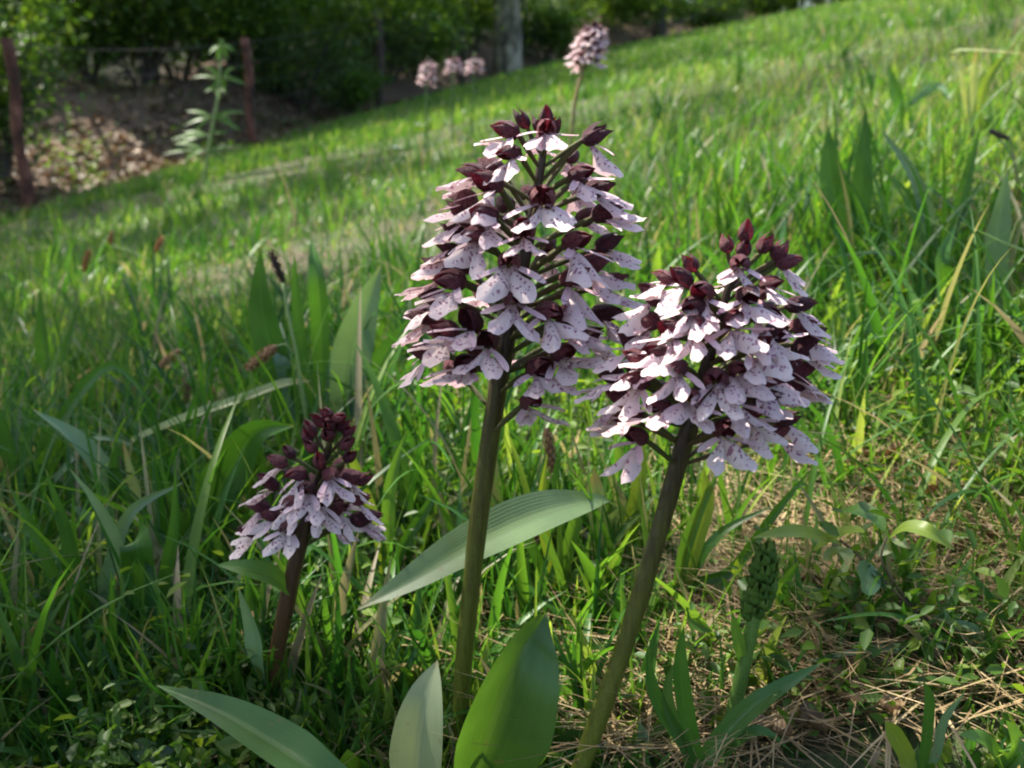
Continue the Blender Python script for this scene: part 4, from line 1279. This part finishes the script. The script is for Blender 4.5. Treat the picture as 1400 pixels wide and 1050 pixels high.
twig('thin pale stalk lying across the ground right of the green bud', [(1000, 925), (1100, 890), (1210, 855)], .0012, 'stem_tan')
twig('thin dry stem lying in the shade at bottom left', [(60, 985), (120, 978), (175, 976)], .0014, 'stem_tan')

def build_bank_plants():
    n = 4200
    y = RG.uniform(5.0, 13, n); d = RG.gamma(2.0, .45, n) - .1
    x = np.interp(y, _py, _px) - d
    k = vnoise(x * .9, y * .9, 71) > .02
    x, y = x[k], y[k]; n = len(x)
    P = np.stack([x, y, H(x, y) + RG.gamma(2, .04, n)], 1)
    V, F, r = leaf_cloud(P, RG.uniform(.025, .06, n), np.clip(RG.normal(.6, .25, n), 0, 1), aspect=.5, ovate=True)
    tag(link('bank_undergrowth', meshdata('bank_undergrowth', V, F, M['shrub_leaf'], attrs={'rnd': r})), 'patchy green undergrowth on the brown bank behind the fence', 'undergrowth', kind='stuff')
build_bank_plants()
def build_litter():
    n = 5200
    y = RG.uniform(5.2, 16, n); d = RG.gamma(2.0, .40, n)
    x = np.interp(y, _py, _px) - d + .15
    P = np.stack([x, y, H(x, y) + RG.uniform(.005, .05, n)], 1)
    V, F, r = leaf_cloud(P, RG.uniform(.05, .11, n), RG.random(n), aspect=.7)
    n2 = 1500
    x, y = sample_ground(n2, .46, 2.2, .5)
    k = RG.random(n2) < np.clip(bare(x, y) * .8 + .04, 0, 1)
    x, y = x[k], y[k]
    P2 = np.stack([x, y, H(x, y) + RG.uniform(.003, .015, len(x))], 1)
    V2, F2, r2 = leaf_cloud(P2, RG.uniform(.008, .026, len(x)), RG.random(len(x)), aspect=.7)
    me = meshdata('leaf_litter', np.concatenate([V, V2]), np.concatenate([F, F2 + len(V)]), M['dead_leaf'], attrs={'rnd': np.concatenate([r, r2])})
    tag(link('leaf_litter', me), 'brown leaf litter covering the bank and the bare patches', 'leaf litter', kind='stuff')
build_litter()

# ------------------------------------------------------------------ fence
def build_fence():
    base = Vector((POSTS_XY[0][0], POSTS_XY[0][1], hz(*POSTS_XY[0])))
    o = empty('wire_fence', base)
    tag(o, 'old wire fence on rusty brown posts along the foot of the bank', 'fence')
    spec = [(40, 52, 292, 16), (345, 52, 192, 12), (520, 14, 150, 13), (632, 38, 124, 10), (770, 30, 97, 12)]
    tops = []
    for i, ((px, py), (u, vt, vb, w)) in enumerate(zip(POSTS_XY, spec)):
        bx = at(u, vb, py).x
        g = hz(bx, py)
        zt = at(u, vt, py).z
        n = 12
        P = [Vector((bx + .012 * math.sin(k * .9 + i), py, g - .05 + (zt - g + .05) * k / (n - 1))) - base for k in range(n)]
        r = w * .5 * py / FPX
        V, F, UV = tube(P, [r * random.uniform(.9, 1.1) for _ in range(n)], 8, True, .10)
        link('post', meshdata('post', V, F, M['post'] if i in (0, 1, 4) else M['post_dark'], uv=UV), o)
        tops.append((Vector((bx, py - r, zt)), Vector((bx, py - r, g))))
    a0, b0 = tops[0]
    left = (Vector((a0.x - 1.6, a0.y - 3.6, a0.z - .1)), Vector((b0.x - 1.6, b0.y - 3.6, b0.z - .1)))
    tops = [left] + tops
    for f in (.04, .22, .40, .58, .76, .92):
        P = []
        for i in range(len(tops) - 1):
            p, q = tops[i][0].lerp(tops[i][1], f), tops[i + 1][0].lerp(tops[i + 1][1], f)
            for k in range(6):
                s = k / 6
                P.append(p.lerp(q, s) + Vector((0, 0, -.05 * math.sin(math.pi * s))) - base)
        P.append(tops[-1][0].lerp(tops[-1][1], f) - base)
        V, F, UV = tube(P, .0024 if f < .1 else .0014, 4)
        link('wire', meshdata('wire', V, F, M['wire'], uv=UV), o)
    # vertical netting wires
    VV, FF = [], []
    off = 0
    for i in range(1, len(tops) - 1):
        L = (tops[i + 1][0] - tops[i][0]).length
        m = int(L / .16)
        for k in range(1, m):
            s = k / m
            dz = Vector((0, 0, -.05 * math.sin(math.pi * s)))
            p = tops[i][0].lerp(tops[i + 1][0], s) + dz; q = tops[i][1].lerp(tops[i + 1][1], s)
            V, F, _ = tube([p.lerp(q, .04) - base, p.lerp(q, .92) - base], .0016, 3, False)
            VV.append(V); FF += [tuple(x + off for x in f) for f in F]; off += len(V)
    me = meshdata('netting', np.concatenate(VV), FF, M['wire'])
    n_ = link('netting', me, o); n_['kind'] = 'stuff'
build_fence()

# ------------------------------------------------------------------ trees and shrubs
# openings cut into the leaf roof so that sun falls on chosen spots
LIT = []
for (u, v, rx, ry) in [  # openings in the foliage: ground spot, radii in metres
    (1270, 225, 1.1, .8), (1080, 260, .5, .4), (1340, 120, .8, .7), (440, 335, .50, .40), (400, 208, 1.2, .8), (830, 700, .26, .20), (600, 660, .12, .12), (1260, 740, .40, .22), (760, 820, .16, .1),
    (1150, 880, .22, .12), (1180, 1000, .12, .08), (1330, 860, .14, .08), (1000, 850, .06, .05), (820, 860, .06, .06), (840, 130, 2.0, 1.6), (620, 250, .7, .5), (1000, 640, .14, .14), (900, 430, .2, .25), (140, 400, .3, .2), (560, 190, .8, .8), (100, 255, 1.1, .8), (190, 215, 1.0, .8),
    (1340, 430, .2, .2), (640, 420, .2, .2), (760, 1250, .35, .16), (220, 300, .5, .4)]:
    g = ground_hit(u, v); LIT.append((g.x, g.y, rx, ry))
LIT3 = []
for (u, v, Y, r) in [(800, 60, 2.0, .22), (320, 640, .68, .04), (190, 745, .6, .03), (100, 590, .7, .05), (1150, 735, .7, .08), (1260, 735, .7, .06), (290, 150, ground_hit(279, 252).y, .45), (330, 548, .72, .05), (400, 525, .73, .05), (585, 100, 4.6, .3), (634, 90, 5.2, .35), (1045, 800, .45, .045), (650, 320, .47, .06), (700, 420, .45, .05), (870, 530, .42, .06), (960, 440, .43, .05), (750, 200, .49, .03), (440, 660, .54, .04)]:
    LIT3.append((at(u, v, Y), r))
def shade_keep(P):
    sx, sy, sz = SUN
    q = P.copy()
    for _ in range(3):
        t = (q[:, 2] - H(q[:, 0], q[:, 1]) - .05) / sz
        q = np.stack([q[:, 0] - sx * t, q[:, 1] - sy * t, q[:, 2] - sz * t], 1)
    d = np.ones(len(P))
    for (gx, gy, rx, ry) in LIT:
        e = ((q[:, 0] - gx) / (rx + .05)) ** 2 + ((q[:, 1] - gy) / (ry + .05)) ** 2
        d = np.minimum(d, 1 - np.exp(-(e ** 3) * .8))
    S = np.array(SUN)
    for (c, r) in LIT3:
        w = P - np.array(c)
        l = np.linalg.norm(w - (w @ S)[:, None] * S, axis=1)
        d = np.minimum(d, np.where(l < r + .045, 0, 1))
    mid = sstep(.9, 1.6, q[:, 1]) * sstep(9, 6, q[:, 1]) * sstep(-3.2, -1.5, q[:, 0])
    d = d * (1 - .15 * mid)
    return RG.random(len(P)) < d
def limb(P, r0, r1, n=10, sides=8):
    C = catmull(P, n)
    return tube(C, np.linspace(r0, r1, n), sides, False, .06)
def merge(parts):
    VV, FF, off = [], [], 0
    for V, F, _ in parts:
        VV.append(V); FF += [tuple(x + off for x in f) for f in F]; off += len(V)
    return np.concatenate(VV), FF
def tree(name, label, x, y, h, r_trunk, crown_r, crown_z, n_leaf, leaf=.10, bark='bark_dark', low=0.0, group='woodland trees', seed=0, lean=(0, 0), leafmat='tree_leaf', limbs=9, keep=None, shade_leaves=None):
    rg = random.Random(seed); g = hz(x, y)
    base = Vector((x, y, g))
    o = empty(name, base); tag(o, label, 'tree', group)
    top = Vector((lean[0], lean[1], h))
    T = [Vector((0, 0, -.1)), top * .3 + Vector((rg.uniform(-.1, .1), rg.uniform(-.1, .1), 0)), top * .65 + Vector((rg.uniform(-.15, .15), 0, 0)), top]
    parts = [limb(T, r_trunk * 1.15, r_trunk * .25, 24, 12)]
    ends = []
    C = catmull(T, 40)
    for k in range(limbs):
        s = rg.uniform(low if low else crown_z[0] / h * .85, .95); p = C[int(s * 39)]
        a = k * 2.4 + rg.uniform(-.3, .3); L = crown_r * rg.uniform(.7, 1.05) * (1.1 - .5 * s)
        e = p + Vector((math.cos(a) * L, math.sin(a) * L, rg.uniform(-.1, .45) * L))
        m = (p + e) * .5 + Vector((0, 0, L * rg.uniform(-.05, .15)))
        rr = r_trunk * (.34 - .2 * s)
        parts.append(limb([p, m, e], rr, rr * .25, 8, 6))
        ends += [(m + e) * .5, e, m]
        for j in range(2):
            b = m.lerp(e, rg.uniform(0, .8)); e2 = b + Vector((rg.uniform(-1, 1), rg.uniform(-1, 1), rg.uniform(-.3, .5))) * L * .45
            parts.append(limb([b, (b + e2) * .5 + Vector((0, 0, .05)), e2], rr * .4, rr * .12, 5, 5))
            ends.append(e2)
    V, F = merge(parts)
    link('trunk', meshdata('trunk', V, F, M[bark]), o)
    # crown: clumps on the limbs and in the volume
    cl = [tuple(e) for e in ends]
    cz0, cz1 = crown_z
    while len(cl) < max(60, n_leaf // 55):
        a = rg.uniform(0, 6.283); q = rg.random() ** .5 * crown_r; zz = rg.uniform(cz0, cz1)
        f = 1 - .5 * abs((zz - (cz0 + cz1) / 2) / ((cz1 - cz0) / 2)) ** 2
        cl.append((math.cos(a) * q * f + lean[0] * zz / h, math.sin(a) * q * f + lean[1] * zz / h, zz))
    cl = np.array(cl)
    idx = RG.integers(0, len(cl), n_leaf)
    spread = np.array([rg.uniform(.18, .5) for _ in range(len(cl))])[idx][:, None] * crown_r / 2.2
    P = cl[idx] + RG.normal(0, 1, (n_leaf, 3)) * spread * np.array([1, 1, .55])
    if keep is None: keep = shade_keep
    if True:
        k = keep(P + np.array(base)); P = P[k]; idx = idx[k]
    if shade_leaves is not None:
        P = np.concatenate([P, shade_leaves - np.array(base)]); idx = np.concatenate([idx, RG.integers(0, len(cl), len(shade_leaves))])  # leaves added only for their shadow join the crown mesh
    n = len(P)
    shade = (np.array([rg.gauss(.45, .2) for _ in range(len(cl))]))[idx] + RG.normal(0, .15, n)
    V, F, r = leaf_cloud(P, RG.uniform(.6, 1.3, n) * leaf, np.clip(shade, 0, 1))
    link('crown', meshdata('crown', V, F, M[leafmat], attrs={'rnd': r}), o)
    return o
def shrub(label, u, Y, h, r, n_leaf, leaf=.06, seed=0, name='shrub', group='shrubs in the wood edge'):
    rg = random.Random(seed)
    x = (u - 700) / FPX * Y
    base = Vector((x, Y, hz(x, Y)))
    o = empty(name, base); tag(o, label, 'shrub', group)
    parts, cl = [], []
    for k in range(9):
        a = rg.uniform(0, 6.28); L = r * rg.uniform(.4, 1)
        e = Vector((math.cos(a) * L, math.sin(a) * L * .8, h * rg.uniform(.35, 1)))
        parts.append(limb([Vector((0, 0, -.05)), e * .5 + Vector((0, 0, h * .12)), e], .018, .004, 6, 5))
        cl += [tuple(e), tuple(e * .75 + Vector((0, 0, h * .08))), tuple(e * .5 + Vector((0, 0, h * .1)))]
    V, F = merge(parts)
    link('stems', meshdata('stems', V, F, M['bark_dark']), o)
    cl = np.array(cl); idx = RG.integers(0, len(cl), n_leaf)
    P = cl[idx] + RG.normal(0, 1, (n_leaf, 3)) * np.array([r * .22, r * .22, h * .11])
    P[:, 2] = np.maximum(P[:, 2], .03)
    shade = np.array([rg.gauss(.45, .22) for _ in range(len(cl))])[idx] + RG.normal(0, .15, n_leaf)
    V, F, rr = leaf_cloud(P, RG.uniform(.6, 1.3, n_leaf) * leaf, np.clip(shade, 0, 1))
    link('foliage', meshdata('foliage', V, F, M['shrub_leaf'], attrs={'rnd': rr}), o)

def X(u, Y): return (u - 700) / FPX * Y
tree('grey_tree', 'pale grey tree trunk with spreading dark limbs behind the fence', X(695, 21), 21, 9, .26, 3.6, (1.9, 8), 9000, .10, 'bark_grey', low=.16, seed=3, limbs=14)
tree('dark_tree', 'slim dark tree standing behind the second fence post', X(300, 15), 15, 8, .12, 3.0, (1.4, 7.5), 8000, .10, seed=4)
tree('dark_tree', 'dark tree deep in the wood above the brown bank', X(130, 14), 14, 8, .16, 3.0, (1.3, 7.5), 8000, .10, seed=5)
tree('dark_tree', 'dark tree at the far left edge behind the rusty post', X(10, 11), 11, 8, .14, 2.6, (1.2, 7), 7500, .085, seed=6)
tree('dark_tree', 'dark tree in the wood left of the grey trunk', X(460, 19), 19, 8, .15, 3.2, (1.2, 7.5), 8000, .11, seed=7)
tree('dark_tree', 'dark leafy tree right of the distant lone orchid', X(890, 31), 31, 9, .2, 3.6, (.6, 8), 8500, .13, seed=8)
tree('dark_tree', 'low-branched tree in the gap between the two thin posts', X(580, 26), 26, 9, .18, 3.4, (1.0, 8), 8500, .13, seed=9)
tree('dark_tree', 'far tree behind the last fence post', X(780, 34), 34, 10, .2, 4.0, (1.0, 9), 8500, .15, seed=10)
tree('dark_tree', 'far pale-leaved tree at the top of the meadow edge', X(985, 44), 44, 10, .2, 4.0, (.6, 9), 8000, .17, seed=12)

tree('sapling_tree', 'slim dark sapling in the wood above the brown bank', X(235, 12.6), 12.6, 7, .06, 1.6, (2.6, 6.5), 2500, .10, seed=91)
tree('sapling_tree', 'slim dark sapling in the wood between second and third posts', X(425, 15.5), 15.5, 7, .06, 1.6, (2.6, 6.5), 2500, .10, seed=92)
tree('sapling_tree', 'slim dark sapling in the wood left of the grey trunk', X(655, 22), 22, 7, .06, 1.6, (2.6, 6.5), 2500, .10, seed=93)
tree('dark_tree', 'far sunlit tree above the meadow at the top middle', X(1060, 40), 40, 9, .2, 4.0, (.3, 8), 8000, .17, seed=13)
tree('dark_tree', 'far tree on the skyline at the top right', X(1180, 46), 46, 9, .2, 4.5, (.3, 8), 7000, .2, seed=14)
for (lab, u, Y, h, r, n, lf, sd) in [
    ('dark thicket shrub behind the rusty post', 40, 10.6, 1.5, 1.0, 2600, .08, 21),
    ('dark thicket shrub above the brown bank on its left half', 150, 12.2, 1.5, 1.0, 2600, .08, 22),
    ('dark thicket shrub above the brown bank on its right half', 265, 13.5, 1.6, 1.2, 2600, .09, 23),
    ('tall dark shrub filling the gap right of the second post', 380, 14.5, 2.4, 1.3, 2800, .09, 24),
    ('dark shrub filling the gap left of the thin black post', 470, 16, 2.3, 1.3, 2800, .10, 25),
    ('tall dark shrub behind the leftmost distant orchid', 575, 19, 2.0, 1.3, 2600, .10, 26),
    ('dark shrub left of the grey trunk', 660, 24, 2.2, 1.6, 2600, .12, 27),
    ('dark shrub behind the lone distant orchid', 815, 30, 2.4, 1.8, 2600, .13, 28),
    ('pale leafy shrub closing the meadow at the top middle', 1010, 37, 1.6, 2.0, 2600, .15, 14),
    ('leafy shrub on the skyline above the slope at the top', 1100, 38, 2.6, 3.0, 3000, .17, 31),
    ('bright leafy bramble around the rusty post at far left', 20, 7.6, 1.5, .55, 1500, .07, 1),
    ('dark shrub behind the middle of the brown bank', 215, 11.5, 1.7, 1.1, 2600, .08, 3),
    ('dense dark shrub behind the second fence post', 330, 12.5, 1.9, 1.2, 2800, .08, 4),
    ('dark low shrub between second and third posts', 425, 13.2, 1.4, 1.0, 2600, .08, 5),
    ('small bright shrub at the foot of the thin black post', 490, 13.0, .55, .45, 1200, .07, 6),
    ('dark shrub right behind the thin black post', 540, 17, 1.5, 1.1, 2400, .09, 7),
    ('rounded shrub behind the three distant orchids', 620, 21, 1.5, 1.3, 2400, .10, 8),
    ('shrub beside the grey trunk on its right', 745, 23.5, 1.3, 1.1, 2200, .10, 9),
    ('dark shrub at the meadow edge under the lone orchid', 860, 28, 1.8, 1.6, 2600, .12, 10),
    ('low sunlit shrub at the meadow top', 940, 33, 1.3, 1.5, 2400, .13, 11),
    ('tall dark shrub at the left of the wood', 60, 13, 2.2, 1.4, 2800, .09, 12),
    ('dark shrub in the depth of the wood', 400, 17, 2.2, 1.5, 2800, .10, 13)]:
    shrub(lab, u, Y, h, r, int(n * 1.7), lf * 1.15, sd)

def build_woodland():
    """the mass of leaves deep in the wood behind everything"""
    n = 80000
    u = RG.uniform(-200, 1150, n); Y = RG.uniform(18, 55, n)
    x = (u - 700) / FPX * Y
    k = fence_d(x, Y) > 1.2
    x, Y = x[k], Y[k]; n = len(x)
    z = H(x, Y) + RG.random(n) ** 1.3 * 6.5
    cl = vnoise(x * .16 + z * .1, Y * .16 + z * .2, 41) + .5 * vnoise(x * .5, z * .5, 42)
    k = cl > -.08
    P = np.stack([x, Y, z], 1)[k]
    P = P[shade_keep(P)]
    V, F, r = leaf_cloud(P, RG.uniform(.12, .28, len(P)), np.clip(RG.normal(.4, .22, len(P)), 0, 1))
    tag(link('woodland', meshdata('woodland', V, F, M['tree_leaf'], attrs={'rnd': r})), 'dense dark woodland foliage far behind the fence', 'woodland', kind='stuff')
build_woodland()

# trees along the fence beside and behind the camera: their leaves shade the near meadow
def build_canopy():
    """the closed leaf roof of the wood along the fence, 5 to 9 m up"""
    n = 52000
    y = RG.uniform(-3, 48, n); dd = RG.uniform(.5, 17, n)
    x = np.interp(y, _py, _px) - dd
    z = H(x, y) + RG.uniform(4.6, 9, n)
    k = (vnoise(x * .22, y * .22, 51) + .6 * vnoise(x * .6, y * .6, 52)) > -.10
    P = np.stack([x, y, z], 1)[k]
    P = P[shade_keep(P)]
    V, F, r = leaf_cloud(P, RG.uniform(.16, .34, len(P)), np.clip(RG.normal(.4, .2, len(P)), 0, 1), aspect=.7)
    tag(link('woodland_canopy', meshdata('woodland_canopy', V, F, M['tree_leaf'], attrs={'rnd': r})), 'high leaf canopy of the wood along the fence', 'woodland', kind='stuff')
build_canopy()
def added_shade_leaves():
    """unseen leaves added along the sun rays to shade the plants and nearby ground"""
    T = []
    for (x0, x1, y0, y1, z0, z1, n) in [(-.14, .05, .44, .54, .12, .40, 4), (.03, .24, .38, .50, .10, .34, 4), (-.20, -.08, .50, .58, .05, .26, 10),
                                        (-.48, -.14, .44, 1.0, .02, .10, 200), (-1.3, -.35, 1.0, 2.1, .02, .1, 300), (.16, .40, .44, .55, .02, .06, 8),
                                        (.35, .9, .95, 1.5, .05, .15, 160), (-.3, .1, .36, .50, .0, .1, 8)]:
        T.append(np.stack([RG.uniform(x0, x1, n), RG.uniform(y0, y1, n), RG.uniform(z0, z1, n)], 1))
    T = np.concatenate(T)
    T[:, 2] += np.clip(H(T[:, 0], T[:, 1]), -.3, 1)
    return T + np.array(SUN) * RG.uniform(5.2, 9.0, len(T))[:, None]
for i, (lab, x, y, h, cr, cz, nl) in enumerate([
    ('tall tree leaning over the meadow left of the camera', -6.3, 1.6, 9, 3.2, (4.2, 8.5), 9000),
    ('tall tree leaning over the meadow beside the fence', -6.6, 4.6, 9, 3.2, (4.2, 8.5), 8000),
    ('tall tree behind the fence just outside the view on the left', -6.4, 8.6, 10, 3.6, (4.6, 9.5), 12000),
    ('tall tree farther along the fence reaching over the slope', -7.4, 12.5, 11, 4.0, (5.5, 10.5), 12000)]):
    tree('overhanging_tree', lab, x, y, h, .11, cr, cz, nl, .12, seed=70 + i, lean=(1.9, -.7), keep=shade_keep, shade_leaves=added_shade_leaves() if i == 1 else None, limbs=4)
